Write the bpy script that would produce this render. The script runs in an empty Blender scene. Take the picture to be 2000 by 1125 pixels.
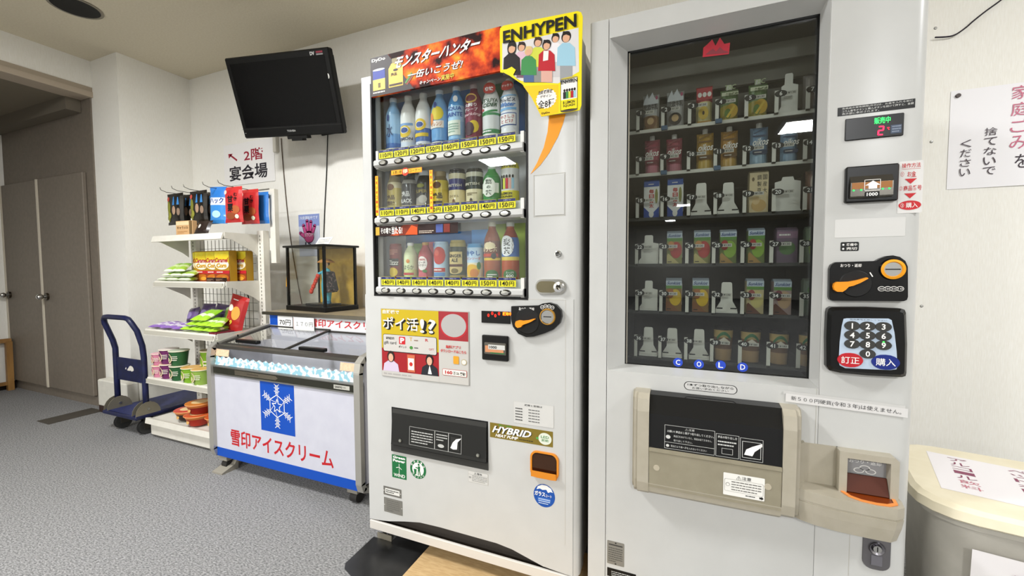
import bpy, math, random
from mathutils import Vector, Matrix
random.seed(7)
SC = bpy.context.scene
COL = SC.collection
# ------------------------------------------------------------------ camera, world, exposure
FPX = 801.2
CAM = Vector((0.0, -1.26, 1.10))
RV = Vector((0.92496069, 0.38004289, -0.00388941))
UV = Vector((-0.01466354, 0.04591085, 0.99883791))
FV = Vector((-0.37977981, 0.92382877, -0.0480385))
cd = bpy.data.cameras.new('camera'); cam = bpy.data.objects.new('camera', cd); COL.objects.link(cam)
cam.matrix_world = Matrix(((RV.x, UV.x, -FV.x, CAM.x), (RV.y, UV.y, -FV.y, CAM.y), (RV.z, UV.z, -FV.z, CAM.z), (0, 0, 0, 1)))
cd.sensor_width = 36; cd.lens = FPX / 2000 * 36; cd.clip_start = 0.05
SC.camera = cam
w = bpy.data.worlds.new('world'); SC.world = w; w.use_nodes = True
w.node_tree.nodes['Background'].inputs[0].default_value = (1.0, 0.95, 0.88, 1)
w.node_tree.nodes['Background'].inputs[1].default_value = 0.05
vs = SC.view_settings
vs.view_transform = 'Standard'; vs.look = 'None'; vs.gamma = 1; vs.use_curve_mapping = False
vs.exposure = 0.38
SC.cycles.use_denoising = True
SC.cycles.max_bounces = 8; SC.cycles.transparent_max_bounces = 16
SC.cycles.sample_clamp_indirect = 4

# ------------------------------------------------------------------ pixel -> place helpers
def ray(x, y): return RV * ((x - 1000) / FPX) - UV * ((y - 562.5) / FPX) + FV
def P(x, y, Y):
    d = ray(x, y); return CAM + d * ((Y - CAM.y) / d.y)
def PZ(x, y, z):
    d = ray(x, y); return CAM + d * ((z - CAM.z) / d.z)

# ------------------------------------------------------------------ materials
MATS = {}
def lin(h):
    c = [int(h[i:i + 2], 16) / 255 for i in (0, 2, 4)]
    return tuple((x / 12.92 if x <= .04045 else ((x + .055) / 1.055) ** 2.4) for x in c) + (1,)
def H(h, rough=.5, metal=0, emit=0, coat=0, spec=.3):
    k = (h, rough, metal, emit, coat, spec)
    if k in MATS: return MATS[k]
    m = bpy.data.materials.new('col_%s' % h); m.use_nodes = True
    b = m.node_tree.nodes['Principled BSDF']
    b.inputs['Base Color'].default_value = lin(h); b.inputs['Roughness'].default_value = rough
    b.inputs['Metallic'].default_value = metal
    b.inputs['Specular IOR Level'].default_value = spec
    b.inputs['Coat Weight'].default_value = coat
    if emit:
        b.inputs['Emission Color'].default_value = lin(h); b.inputs['Emission Strength'].default_value = emit
    MATS[k] = m; return m
def noisy(name, c1, c2, scale, rough=.8, detail=4, lo=.35, hi=.65, bump=0, bscale=None, stretch=(1, 1, 1), metal=0, spec=.5):
    m = bpy.data.materials.new(name); m.use_nodes = True; nt = m.node_tree; N = nt.nodes; L = nt.links
    b = N['Principled BSDF']; b.inputs['Roughness'].default_value = rough; b.inputs['Metallic'].default_value = metal
    b.inputs['Specular IOR Level'].default_value = spec
    tc = N.new('ShaderNodeTexCoord'); mp = N.new('ShaderNodeMapping'); mp.inputs['Scale'].default_value = stretch
    L.new(tc.outputs['Object'], mp.inputs['Vector'])
    n = N.new('ShaderNodeTexNoise'); n.inputs['Scale'].default_value = scale; n.inputs['Detail'].default_value = detail
    L.new(mp.outputs[0], n.inputs['Vector'])
    r = N.new('ShaderNodeValToRGB'); r.color_ramp.elements[0].position = lo; r.color_ramp.elements[1].position = hi
    r.color_ramp.elements[0].color = lin(c1); r.color_ramp.elements[1].color = lin(c2)
    L.new(n.outputs['Fac'], r.inputs['Fac']); L.new(r.outputs['Color'], b.inputs['Base Color'])
    if bump:
        n2 = N.new('ShaderNodeTexNoise'); n2.inputs['Scale'].default_value = bscale or scale; n2.inputs['Detail'].default_value = 3
        L.new(mp.outputs[0], n2.inputs['Vector'])
        bp = N.new('ShaderNodeBump'); bp.inputs['Strength'].default_value = bump; bp.inputs['Distance'].default_value = .004
        L.new(n2.outputs['Fac'], bp.inputs['Height']); L.new(bp.outputs['Normal'], b.inputs['Normal'])
    return m
def glassy(name, tint, refl=.06, fres=1.35):
    m = bpy.data.materials.new(name); m.use_nodes = True; nt = m.node_tree; N = nt.nodes; L = nt.links
    N.remove(N['Principled BSDF']); o = N['Material Output']
    t = N.new('ShaderNodeBsdfTransparent'); t.inputs[0].default_value = tint
    g = N.new('ShaderNodeBsdfGlossy'); g.inputs['Roughness'].default_value = .01; g.inputs[0].default_value = (1, 1, 1, 1)
    f = N.new('ShaderNodeFresnel'); ge = N.new('ShaderNodeNewGeometry'); mr = N.new('ShaderNodeMapRange'); mr.inputs['To Min'].default_value = fres; mr.inputs['To Max'].default_value = 1 / fres; L.new(ge.outputs['Backfacing'], mr.inputs['Value']); L.new(mr.outputs[0], f.inputs['IOR'])
    mx = N.new('ShaderNodeMixShader'); L.new(f.outputs[0], mx.inputs[0]); L.new(t.outputs[0], mx.inputs[1]); L.new(g.outputs[0], mx.inputs[2])
    L.new(mx.outputs[0], o.inputs['Surface'])
    return m
WALL = noisy('wallpaper', 'ebe8df', 'f1efe8', 60, .85, bump=.16, bscale=40, stretch=(8, 8, .5))
CEIL = noisy('ceiling_paint', 'd6ccb4', 'dcd3bc', 90, .9)
CARPET = noisy('carpet', '5e5e5e', 'a6a5a4', 95, .95, detail=10, lo=.3, hi=.7, bump=.9, bscale=120, stretch=(1, 2.0, 1), spec=.1)
WHITE = noisy('white_enamel', 'bfbfbc', 'c2c2bf', 12, .32)
CREAM = noisy('beige_plastic', 'a59e8d', 'aaa393', 30, .42)
RACKW = noisy('rack_enamel', 'd6d2c6', 'dcd8cd', 20, .45)
BLACKP = H('0d0d0d', .3); BLACKM = H('141414', .55)
CHROME = H('d8d8d6', .14, 1); STEEL = H('a9a9a6', .35, 1); ALU = H('8d8a83', .4, .8)
GLASS1 = glassy('window_glass', (.93, .95, .95, 1), fres=1.45)
GLASS2 = glassy('tinted_glass', (.80, .82, .81, 1), fres=1.5)
GLASS3 = glassy('case_glass', (.96, .97, .96, 1), fres=1.35)
GLASS4 = glassy('smoked_flap', (.22, .22, .22, 1), fres=1.5)
NAVY = noisy('navy_paint', '0c1234', '121a46', 25, .4)
FIRE = None

# ------------------------------------------------------------------ mesh builder
TXT = {}
def text_geo(s, bold=0.0):
    k = (s, bold)
    if k in TXT: return TXT[k]
    c = bpy.data.curves.new('t', 'FONT'); c.body = s; c.resolution_u = 2; c.offset = bold
    o = bpy.data.objects.new('t', c); COL.objects.link(o)
    me = o.to_mesh()
    vs_ = [(v.co.x, v.co.y) for v in me.vertices]; fs = [tuple(p.vertices) for p in me.polygons]
    o.to_mesh_clear(); bpy.data.objects.remove(o); bpy.data.curves.remove(c)
    if vs_:
        x0 = min(v[0] for v in vs_); x1 = max(v[0] for v in vs_); y0 = min(v[1] for v in vs_); y1 = max(v[1] for v in vs_)
        vs_ = [((a - x0) / max(x1 - x0, 1e-6), (b - y0) / max(y1 - y0, 1e-6)) for a, b in vs_]
        asp = (x1 - x0) / max(y1 - y0, 1e-6)
    else: asp = 1
    TXT[k] = (vs_, fs, asp); return TXT[k]
WL = {}          # world location of every object used as a parent
class MB:
    def __init__(s): s.v = []; s.f = []; s.m = []; s.mats = []; s.s = []; s.xf = None
    def add(s, vs_, fs, mat, smooth=False):
        if mat not in s.mats: s.mats.append(mat)
        i = s.mats.index(mat); b = len(s.v)
        for p in vs_:
            p = Vector(p); s.v.append(s.xf @ p if s.xf else p)
        for f in fs: s.f.append(tuple(b + k for k in f)); s.m.append(i); s.s.append(smooth)
        return s
    def box(s, x0, x1, y0, y1, z0, z1, mat):
        if x0 > x1: x0, x1 = x1, x0
        if y0 > y1: y0, y1 = y1, y0
        if z0 > z1: z0, z1 = z1, z0
        return s.add([(x0, y0, z0), (x1, y0, z0), (x1, y1, z0), (x0, y1, z0), (x0, y0, z1), (x1, y0, z1), (x1, y1, z1), (x0, y1, z1)],
              [(3, 2, 1, 0), (4, 5, 6, 7), (0, 1, 5, 4), (1, 2, 6, 5), (2, 3, 7, 6), (3, 0, 4, 7)], mat)
    def bbox(s, x0, x1, y0, y1, z0, z1, mat, b=.004):
        # box with all vertical and horizontal edges chamfered
        X = (x0, x0 + b, x1 - b, x1); Y = (y0, y0 + b, y1 - b, y1); Z = (z0, z0 + b, z1 - b, z1)
        pts = []; ids = {}
        def g(i, j, k):
            if (i, j, k) not in ids: ids[(i, j, k)] = len(pts); pts.append((X[i], Y[j], Z[k]))
            return ids[(i, j, k)]
        F = []
        for k in (0, 3): F.append([g(1, 1, k), g(2, 1, k), g(2, 2, k), g(1, 2, k)])
        for j in (0, 3): F.append([g(1, j, 1), g(2, j, 1), g(2, j, 2), g(1, j, 2)])
        for i in (0, 3): F.append([g(i, 1, 1), g(i, 2, 1), g(i, 2, 2), g(i, 1, 2)])
        for i in (0, 3):
            a = 1 if i == 0 else 2
            for j in (0, 3):
                c = 1 if j == 0 else 2
                F.append([g(i, c, 1), g(a, j, 1), g(a, j, 2), g(i, c, 2)])
                for k in (0, 3):
                    e = 1 if k == 0 else 2
                    F.append([g(i, c, e), g(a, j, e), g(a, c, k)])
            for k in (0, 3):
                e = 1 if k == 0 else 2
                F.append([g(i, 1, e), g(i, 2, e), g(a, 2, k), g(a, 1, k)])
        for j in (0, 3):
            c = 1 if j == 0 else 2
            for k in (0, 3):
                e = 1 if k == 0 else 2
                F.append([g(1, j, e), g(2, j, e), g(2, c, k), g(1, c, k)])
        return s.add(pts, F, mat)
    def prism(s, poly, axis, a, b, mat, smooth=False):
        def pt(p, t): return {'x': (t, p[0], p[1]), 'y': (p[0], t, p[1]), 'z': (p[0], p[1], t)}[axis]
        n = len(poly)
        vs_ = [pt(p, a) for p in poly] + [pt(p, b) for p in poly]
        s.add(vs_, [tuple(range(n)), tuple(range(2 * n - 1, n - 1, -1))], mat)
        return s.add(vs_, [(i, i + n, (i + 1) % n + n, (i + 1) % n) for i in range(n)], mat, smooth)
    def cyl(s, p0, p1, r0, mat, r1=None, n=16, caps=True, smooth=True):
        p0 = Vector(p0); p1 = Vector(p1); r1 = r0 if r1 is None else r1
        d = (p1 - p0).normalized(); a = d.orthogonal().normalized(); b = d.cross(a)
        vs_ = []
        for p, r in ((p0, r0), (p1, r1)):
            vs_ += [p + (a * math.cos(2 * math.pi * i / n) + b * math.sin(2 * math.pi * i / n)) * r for i in range(n)]
        s.add(vs_, [(i, (i + 1) % n, (i + 1) % n + n, i + n) for i in range(n)], mat, smooth)
        if caps: s.add(vs_, [tuple(range(n - 1, -1, -1)), tuple(range(n, 2 * n))], mat)
        return s
    def tube(s, pts, r, mat, n=8, closed=False):
        pts = [Vector(p) for p in pts]; m = len(pts); vs_ = []; prev = None
        for i, p in enumerate(pts):
            if closed: d = pts[(i + 1) % m] - pts[i - 1]
            else: d = pts[min(i + 1, m - 1)] - pts[max(i - 1, 0)]
            d.normalize()
            a = d.orthogonal().normalized() if prev is None else (prev - d * prev.dot(d)).normalized()
            prev = a; b = d.cross(a)
            vs_ += [p + (a * math.cos(2 * math.pi * k / n) + b * math.sin(2 * math.pi * k / n)) * r for k in range(n)]
        fs = []
        for i in range(m if closed else m - 1):
            j = (i + 1) % m
            fs += [(i * n + k, i * n + (k + 1) % n, j * n + (k + 1) % n, j * n + k) for k in range(n)]
        if not closed: fs += [tuple(range(n - 1, -1, -1)), tuple(range((m - 1) * n, m * n))]
        return s.add(vs_, fs, mat, True)
    def lathe(s, prof, c, n=24, sx=1.0, sy=1.0, axis='z', smooth=True):
        # prof: list of (r, h, material of the band up to the next ring)
        rings = []
        def pt(r, h, a):
            x = math.sin(a) * r * sx; y = -math.cos(a) * r * sy
            q = {'z': (x, y, h), 'y': (x, h, y), 'x': (h, x, y)}[axis]
            return (c[0] + q[0], c[1] + q[1], c[2] + q[2])
        for i in range(len(prof) - 1):
            r0, h0, mt = prof[i]; r1, h1, _ = prof[i + 1]
            vs_ = [pt(r0, h0, 2 * math.pi * k / n) for k in range(n)] + [pt(r1, h1, 2 * math.pi * k / n) for k in range(n)]
            s.add(vs_, [(k, (k + 1) % n, (k + 1) % n + n, k + n) for k in range(n)], mt, smooth)
        r, h, mt = prof[0]
        if r > 1e-4: s.add([pt(r, h, 2 * math.pi * k / n) for k in range(n)], [tuple(range(n))], mt)
        r, h, _ = prof[-1]; mt = prof[-2][2]
        if r > 1e-4: s.add([pt(r, h, 2 * math.pi * k / n) for k in range(n)], [tuple(range(n))], mt)
        return s
    def ball(s, c, r, mat, n=12, sx=1, sy=1, sz=1):
        prof = [(math.sin(math.pi * i / n) * r, -math.cos(math.pi * i / n) * r * sz, mat) for i in range(n + 1)]
        return s.lathe(prof, c, n=n * 2, sx=sx, sy=sy)
    def pillow(s, wd, ht, th, mats, nx=8, nz=10, flat_bottom=False):
        # a sealed bag standing in local XZ, thickness along Y; mats(u,v) -> material for the front
        def y(u, v):
            a = max(0, 1 - abs(2 * u - 1) ** 2.5); b = max(0, 1 - abs(2 * v - 1) ** 4)
            if flat_bottom and v < .5: b = 1
            return th * .5 * (a * b) ** .6
        for sgn in (-1, 1):
            vs_ = []; 
            for j in range(nz + 1):
                for i in range(nx + 1):
                    u = i / nx; v = j / nz
                    wob = .012 * wd * math.sin(v * 9 + i)
                    vs_.append(((u - .5) * wd * (1 - .05 * math.sin(math.pi * v)) + wob * (abs(u - .5) > .4), sgn * y(u, v), v * ht))
            for j in range(nz):
                for i in range(nx):
                    q = (j * (nx + 1) + i, j * (nx + 1) + i + 1, (j + 1) * (nx + 1) + i + 1, (j + 1) * (nx + 1) + i)
                    s.add([vs_[k] for k in q], [(0, 1, 2, 3) if sgn < 0 else (3, 2, 1, 0)], mats((i + .5) / nx, (j + .5) / nz), True)
        return s
    def build(s, name, parent=None, loc=None, smooth_merge=False):
        base = WL.get(parent.name, Vector((0, 0, 0))) if parent else Vector((0, 0, 0))
        if loc is None: off = base; o_loc = Vector((0, 0, 0))
        else: off = Vector((0, 0, 0)); o_loc = Vector(loc) - base
        me = bpy.data.meshes.new(name)
        me.from_pydata([v - off for v in s.v], [], s.f)
        for m in s.mats: me.materials.append(m)
        me.polygons.foreach_set('material_index', s.m); me.polygons.foreach_set('use_smooth', s.s)
        me.update()
        o = bpy.data.objects.new(name, me); COL.objects.link(o); o.location = o_loc
        if parent: o.parent = parent
        WL[o.name] = base + o_loc
        return o
def tag(o, label, cat, group=None):
    o['label'] = label; o['category'] = cat
    if group: o['group'] = group
    return o
def thing(name, label, cat, loc=(0, 0, 0), group=None):
    o = bpy.data.objects.new(name, None); COL.objects.link(o); o.location = loc; o.empty_display_size = .05
    WL[o.name] = Vector(loc); return tag(o, label, cat, group)
def struct(name, mb, parent=None):
    o = mb.build(name, parent)
    if not parent: o['kind'] = 'structure'
    return o
def dup(src, parent, loc=None):
    o = src.copy(); COL.objects.link(o); o.parent = parent
    if loc is not None: o.location = Vector(loc) - WL[parent.name]
    return o

class Face:
    """printing on a flat piece: fractions u,v of a rectangle, stacked in thin layers along its normal"""
    def __init__(s, m, o, U, V, N=None):
        s.m = m; s.o = Vector(o); s.U = Vector(U); s.V = Vector(V); s.N = (N and Vector(N)) or s.U.cross(s.V).normalized()
        s.step = .0005
    def pt(s, u, v, l): return s.o + s.U * u + s.V * v + s.N * (s.step * (l + 1))
    def poly(s, pts, mat, l=0): s.m.add([s.pt(u, v, l) for u, v in pts], [tuple(range(len(pts)))], mat); return s
    def rect(s, u0, v0, u1, v1, mat, l=0): return s.poly([(u0, v0), (u1, v0), (u1, v1), (u0, v1)], mat, l)
    def ell(s, u, v, ru, rv, mat, l=0, n=20): return s.poly([(u + ru * math.cos(2 * math.pi * k / n), v + rv * math.sin(2 * math.pi * k / n)) for k in range(n)], mat, l)
    def rr(s, u0, v0, u1, v1, r, mat, l=0):
        a = s.U.length; b = s.V.length; r = min(r, (u1 - u0) * a * .499, (v1 - v0) * b * .499); ru = r / a; rv = r / b; pts = []
        for cx, cy, t in ((u1 - ru, v1 - rv, 0), (u0 + ru, v1 - rv, 1), (u0 + ru, v0 + rv, 2), (u1 - ru, v0 + rv, 3)):
            pts += [(cx + ru * math.cos((t + k / 4) * math.pi / 2), cy + rv * math.sin((t + k / 4) * math.pi / 2)) for k in range(5)]
        return s.poly(pts, mat, l)
    def frame(s, u0, v0, u1, v1, t, mat, l=0):
        tu = t / s.U.length; tv = t / s.V.length
        s.rect(u0, v0, u1, v0 + tv, mat, l); s.rect(u0, v1 - tv, u1, v1, mat, l)
        s.rect(u0, v0, u0 + tu, v1, mat, l); s.rect(u1 - tu, v0, u1, v1, mat, l); return s
    def text(s, t, u0, v0, u1, v1, mat, l=2, bold=.0, shear=0):
        vs_, fs, _ = text_geo(t, bold)
        s.m.add([s.pt(u0 + (a + shear * (b - .5)) * (u1 - u0), v0 + b * (v1 - v0), l) for a, b in vs_], fs, mat); return s
    def textk(s, t, uc, vc, hv, mat, l=2, bold=0, umax=.9):
        w_ = text_geo(t, bold)[2] * hv * s.V.length / s.U.length
        if w_ > umax: hv *= umax / w_; w_ = umax
        return s.text(t, uc - w_ / 2, vc - hv / 2, uc + w_ / 2, vc + hv / 2, mat, l, bold)
    def lines(s, u0, v0, u1, v1, n, mat, l=2, fill=.5):
        # fine print that the photograph does not let one read
        rnd = random.Random(n * 31 + int(u0 * 97))
        for k in range(n):
            a = v0 + (v1 - v0) * (k + (1 - fill) / 2) / n; b = a + (v1 - v0) * fill / n; u = u0
            e = u1 if k else u0 + (u1 - u0) * rnd.uniform(.5, .9)
            while u < e - (u1 - u0) * .03:
                w_ = (u1 - u0) * rnd.uniform(.04, .16); w_ = min(w_, e - u)
                s.rect(u, a, u + w_, b, mat, l); u += w_ + (u1 - u0) * .02
        return s
    def seg(s, a, b, t, mat, l=2):
        pa = s.pt(a[0], a[1], l); pb = s.pt(b[0], b[1], l); d = (pb - pa); n = s.N.cross(d).normalized() * t / 2
        s.m.add([pa - n, pb - n, pb + n, pa + n], [(0, 1, 2, 3)], mat); return s
def FY(m, x0, y0, x1, y1, Y, N=-1):
    a = P(x0, y0, Y); b = P(x1, y1, Y)
    return Face(m, (a.x, Y, b.z), (b.x - a.x, 0, 0), (0, 0, a.z - b.z), (0, -1, 0))
def FB(m, x0, x1, z0, z1, Y): return Face(m, (x0, Y, z0), (x1 - x0, 0, 0), (0, 0, z1 - z0), (0, -1, 0))
class Cyl(Face):
    """printing wrapped around an upright bottle or can"""
    def __init__(s, m, X, Y, r, sy, z0, z1, half=1.35):
        s.m = m; s.X = X; s.Y = Y; s.r = r; s.sy = sy; s.z0 = z0; s.z1 = z1; s.half = half; s.U = Vector((2 * half * r, 0, 0)); s.V = Vector((0, 0, z1 - z0)); s.step = .0005
    def pt(s, u, v, l):
        a = (u - .5) * 2 * s.half; R = s.r + .0006 + s.step * l
        return Vector((s.X + R * math.sin(a), s.Y - R * s.sy * math.cos(a) - .0003 * l, s.z0 + (s.z1 - s.z0) * v))
    def strip(s, fn, u0, u1, mat, l, n=8):
        vs_ = []
        for k in range(n + 1):
            u = u0 + (u1 - u0) * k / n; a, b = fn(k / n); vs_ += [s.pt(u, a, l), s.pt(u, b, l)]
        s.m.add(vs_, [(2 * k, 2 * k + 2, 2 * k + 3, 2 * k + 1) for k in range(n)], mat, True); return s
    def rect(s, u0, v0, u1, v1, mat, l=0): return s.strip(lambda t: (v0, v1), u0, u1, mat, l)
    def ell(s, u, v, ru, rv, mat, l=0, n=12): return s.strip(lambda t: (v - rv * math.sqrt(max(0, 1 - (2 * t - 1) ** 2)) , v + rv * math.sqrt(max(0, 1 - (2 * t - 1) ** 2))), u - ru, u + ru, mat, l, n)
    def diag(s, u0, v0, u1, v1, h, mat, l=0): return s.strip(lambda t: (v0 + (v1 - v0) * t, v0 + (v1 - v0) * t + h), u0, u1, mat, l)

# ================================================================== THE SETTING
ZC = 2.70; YB = 0.985; XL = -3.865
m = MB().box(-5.9, 5.1, -15.1, 1.1, -.06, 0, CARPET); struct('floor', m)
m = MB().box(-4.3, 5.1, -15.1, 1.1, ZC, ZC + .06, CEIL); struct('ceiling', m)
m = MB().box(XL, 5.1, YB, YB + .1, 0, ZC, WALL); struct('wall_back', m)
m = MB().box(5.0, 5.1, -15.1, YB, 0, ZC, WALL); struct('wall_right', m)
m = MB().box(-4.3, 5.0, -15.1, -15.0, 0, ZC, H('dad8d2', .8)); struct('wall_front', m)
m = MB().box(-4.23, XL, .5, YB, 0, ZC, WALL); struct('wall_left', m)
m = MB().box(-4.36, -4.22, -15.0, .5, 2.44, ZC, WALL).box(-4.36, -4.22, -15.0, -1.6, 0, 2.44, WALL); struct('wall_left_soffit', m)
m = MB().box(-4.37, -4.205, -1.6, .5, 2.425, 2.465, H('b3a593', .6)).box(-4.37, -4.212, -1.6, .5, 2.465, 2.5, H('a79a88', .6)); struct('trim_1', m)
PL = noisy('plinth_paint', 'd2cfc4', 'd9d6cb', 25, .7)
m = MB(); m.bbox(-4.165, -3.775, .42, .5, .05, .255, PL, .008); m.bbox(XL, -3.775, .5, YB, .05, .255, PL, .008); m.bbox(-3.775, -3.2, .9, YB, .05, .255, PL, .008)
pl = struct('trim_2', m)
m = MB().box(-4.163, -3.777, .422, .5, 0, .05, H('3a2b26', .6)).box(XL, -3.777, .5, YB, 0, .05, H('3a2b26', .6)).box(-3.777, -3.2, .902, YB, 0, .05, H('3a2b26', .6))
m.build('skirting', pl)
# dark side room beyond the opening
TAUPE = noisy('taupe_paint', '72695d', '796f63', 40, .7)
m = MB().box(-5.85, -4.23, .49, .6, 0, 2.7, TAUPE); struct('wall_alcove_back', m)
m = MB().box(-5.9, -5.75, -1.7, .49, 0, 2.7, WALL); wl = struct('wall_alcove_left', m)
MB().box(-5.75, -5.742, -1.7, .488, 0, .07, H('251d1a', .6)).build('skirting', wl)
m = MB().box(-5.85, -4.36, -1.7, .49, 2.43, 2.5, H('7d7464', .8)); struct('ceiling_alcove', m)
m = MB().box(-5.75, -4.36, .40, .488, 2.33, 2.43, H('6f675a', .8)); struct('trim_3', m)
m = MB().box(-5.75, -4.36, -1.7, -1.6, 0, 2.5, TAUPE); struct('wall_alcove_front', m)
def leaf(n, x0, x1, kx):
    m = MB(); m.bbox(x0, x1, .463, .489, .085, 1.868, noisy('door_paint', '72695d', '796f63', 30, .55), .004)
    d = struct('door_%d' % n, m)
    MB().box(x0 - .022, x0, .456, .489, .085, 1.868, H('cfc6b4', .5)).build('lit_edge', d)  # pale colour paints the light caught by the door leaf's edge
    k = MB(); k.cyl((kx, .464, .875), (kx, .448, .875), .03, H('5d564a', .3, 1), n=20); k.cyl((kx, .448, .875), (kx, .43, .875), .011, STEEL); k.ball((kx, .415, .875), .024, CHROME, n=8)
    k.build('knob', d)
leaf(1, -5.735, -5.10, -5.68); leaf(2, -5.055, -4.335, -4.985)
m = MB().box(-4.32, -4.15, .14, .44, 0, .004, H('4a453e', .6)); struct('trim_4', m)
# cables and screw marks on the walls are things further down

# ------------------------------------------------------------------ lamps of the room
def ceiling_lamp(x, y, power, label, sx=.42, sy=.42):
    t = thing('ceiling_light', label, 'ceiling light', (x, y, ZC), 'fluorescent ceiling lights')
    m = MB(); e = .03
    m.box(x - sx / 2 - e, x + sx / 2 + e, y - sy / 2 - e, y - sy / 2, ZC - .03, ZC, H('e8e6e0', .4)); m.box(x - sx / 2 - e, x + sx / 2 + e, y + sy / 2, y + sy / 2 + e, ZC - .03, ZC, H('e8e6e0', .4))
    m.box(x - sx / 2 - e, x - sx / 2, y - sy / 2, y + sy / 2, ZC - .03, ZC, H('e8e6e0', .4)); m.box(x + sx / 2, x + sx / 2 + e, y - sy / 2, y + sy / 2, ZC - .03, ZC, H('e8e6e0', .4))
    m.build('frame', t)
    MB().box(x - sx / 2, x + sx / 2, y - sy / 2, y + sy / 2, ZC - .012, ZC - .002, H('fff6e6', .6, emit=3)).build('diffuser', t)
    l = bpy.data.lights.new('lamp', 'AREA'); l.shape = 'RECTANGLE'; l.size = sx; l.size_y = sy; l.energy = power; l.color = (.965, .98, 1.0)
    o = bpy.data.objects.new('lamp', l); COL.objects.link(o); o.parent = t; o.location = (0, 0, -.035)
ceiling_lamp(-2.52, -4.3, 110, 'square ceiling light reflected in the drink machine window')
ceiling_lamp(1.25, -4.15, 110, 'square ceiling light reflected in the tinted glass front')
ceiling_lamp(2.0, -.75, 39, 'square ceiling light just right of the viewpoint')
ceiling_lamp(-2.05, -1.05, 62, 'square ceiling light above the carpet in front of the freezer')
ceiling_lamp(-2.6, -7.6, 110, 'added square fill light far back on the left')  # unseen lamp added to lift the upper walls and ceiling
ceiling_lamp(3.2, -7.6, 110, 'added square fill light far back on the right')  # also an added, unseen lamp that brightens the upper walls
ceiling_lamp(.04, -9.9, 40, 'small warm ceiling light far back in the middle', .3, .3)
ceiling_lamp(-.34, -13.4, 40, 'small warm ceiling light at the far end', .3, .3)
m = MB(); c = (-3.43, .115, ZC)
m.lathe([(.125, -.004, H('8d8677', .6)), (.112, -.006, H('8d8677', .6)), (.11, -.0045, BLACKM), (.0, -.004, BLACKM)], c, n=32)  # flat disc of a downlight; black paints the shade inside its recess
tag(m.build('ceiling_downlight'), 'round downlight fitting in the beige ceiling, dark recess painted flat', 'ceiling fitting')

# ================================================================== LEFT: DRINK VENDING MACHINE
X0, X1, ZT = -1.138, -.290, 1.824
VM = thing('drink_vending_machine', 'white drink vending machine with orange swoosh and price buttons', 'vending machine', (-.714, .36, 0))
WX0, WX1, WZ0, WZ1 = -1.088, -.466, 1.001, 1.795
def rc(cx, cy, r, a0, a1, n=6): return [(cx + r * math.cos(math.radians(a0 + (a1 - a0) * k / n)), cy + r * math.sin(math.radians(a0 + (a1 - a0) * k / n))) for k in range(n + 1)]
m = MB(); cc = H('cfcbc2', .4); xa_, xb_ = X0 + .012, X1 - .012; m.box(xa_, xb_, .14, .74, .10, ZT - .012, cc); m.box(xa_, WX0 - .006, .0705, .14, .10, ZT - .012, cc); m.box(WX1 + .006, xb_, .0705, .14, .10, ZT - .012, cc); m.box(WX0 - .006, WX1 + .006, .0705, .14, .10, WZ0 - .006, cc); m.box(WX0 - .006, WX1 + .006, .0705, .14, WZ1 + .006, ZT - .012, cc); m.build('cabinet', VM)
# door: strips round the window, right edge rounded, arch cut into the bottom
m = MB()
m.prism([(X0, .07), (X0, .004), (X0 + .004, 0), (WX0, 0), (WX0, .07)], 'z', WZ0, ZT, WHITE)
m.prism([(WX1, .07), (WX1, 0)] + rc(X1 - .022, .022, .022, -90, 0) + [(X1, .07)], 'z', WZ0, ZT - .02, WHITE, True)
m.prism([(WX1, .07), (WX1, .004)] + rc(X1 - .03, .026, .022, -90, 0) + [(X1 - .008, .07)], 'z', ZT - .02, ZT, WHITE, True)
m.box(WX0, WX1, 0, .07, WZ1, ZT, WHITE)
arch = [(745, 1016.5), (761, 1018), (790, 1018.5), (820, 1020.5), (860, 1030), (895, 1040), (970, 1061), (1000, 1073), (1060, 1106), (1088, 1116)]
ap = [(P(a, b, 0).x, P(a, b, 0).z) for a, b in arch]
m.prism([(X0, WZ0), (X0, .101)] + [(a, max(b, .101)) for a, b in ap] + [(X1 - .02, .101), (X1 - .02, WZ0)], 'y', 0, .05, WHITE)
m.prism([(X1 - .02, .05), (X1 - .02, 0)] + rc(X1 - .022, .022, .022, -85, 0) + [(X1, .07), (X1 - .02, .07)], 'z', .101, WZ0, WHITE, True)
m.build('door', VM)
m = MB(); m.box(X1 - .012, X1 - .008, .075, .72, .1, ZT - .05, H('8f8d86', .4)); m.box(X1 - .014, X1 - .003, .07, .085, .1, ZT - .03, H('55534f', .5)); m.build('side_panel', VM)
m = MB(); m.bbox(X0 + .002, X1 - .01, -.004, .006, .064, .099, H('cfcac2', .35), .002); m.box(X0 + .004, X0 + .01, .006, .06, .064, .1, H('cfcac2', .35)); m.box(X0 + .01, X1 - .02, .006, .06, .066, .072, H('4a443e', .7)); m.box(X0 + .02, X1 - .02, .052, .06, .07, .16, H('4a443e', .7)); m.build('kick_plate', VM)
for x in (X0 + .03, X1 - .06):
    m = MB(); zf = .0055 if x < -1 else .0125; m.cyl((x, .05, zf), (x, .05, .07), .008, STEEL, n=10); m.cyl((x, .05, zf), (x, .05, zf + .01), .018, STEEL, n=12); m.box(x - .02, x + .05, .03, .034, zf, .028, H('a8a191', .4, .6)); m.build('levelling_foot', VM)
for x in (X0 + .05, X1 - .06):
    m = MB(); m.cyl((x, .68, 0.0), (x, .68, .1), .014, STEEL, n=10); m.build('levelling_foot', VM)
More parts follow.
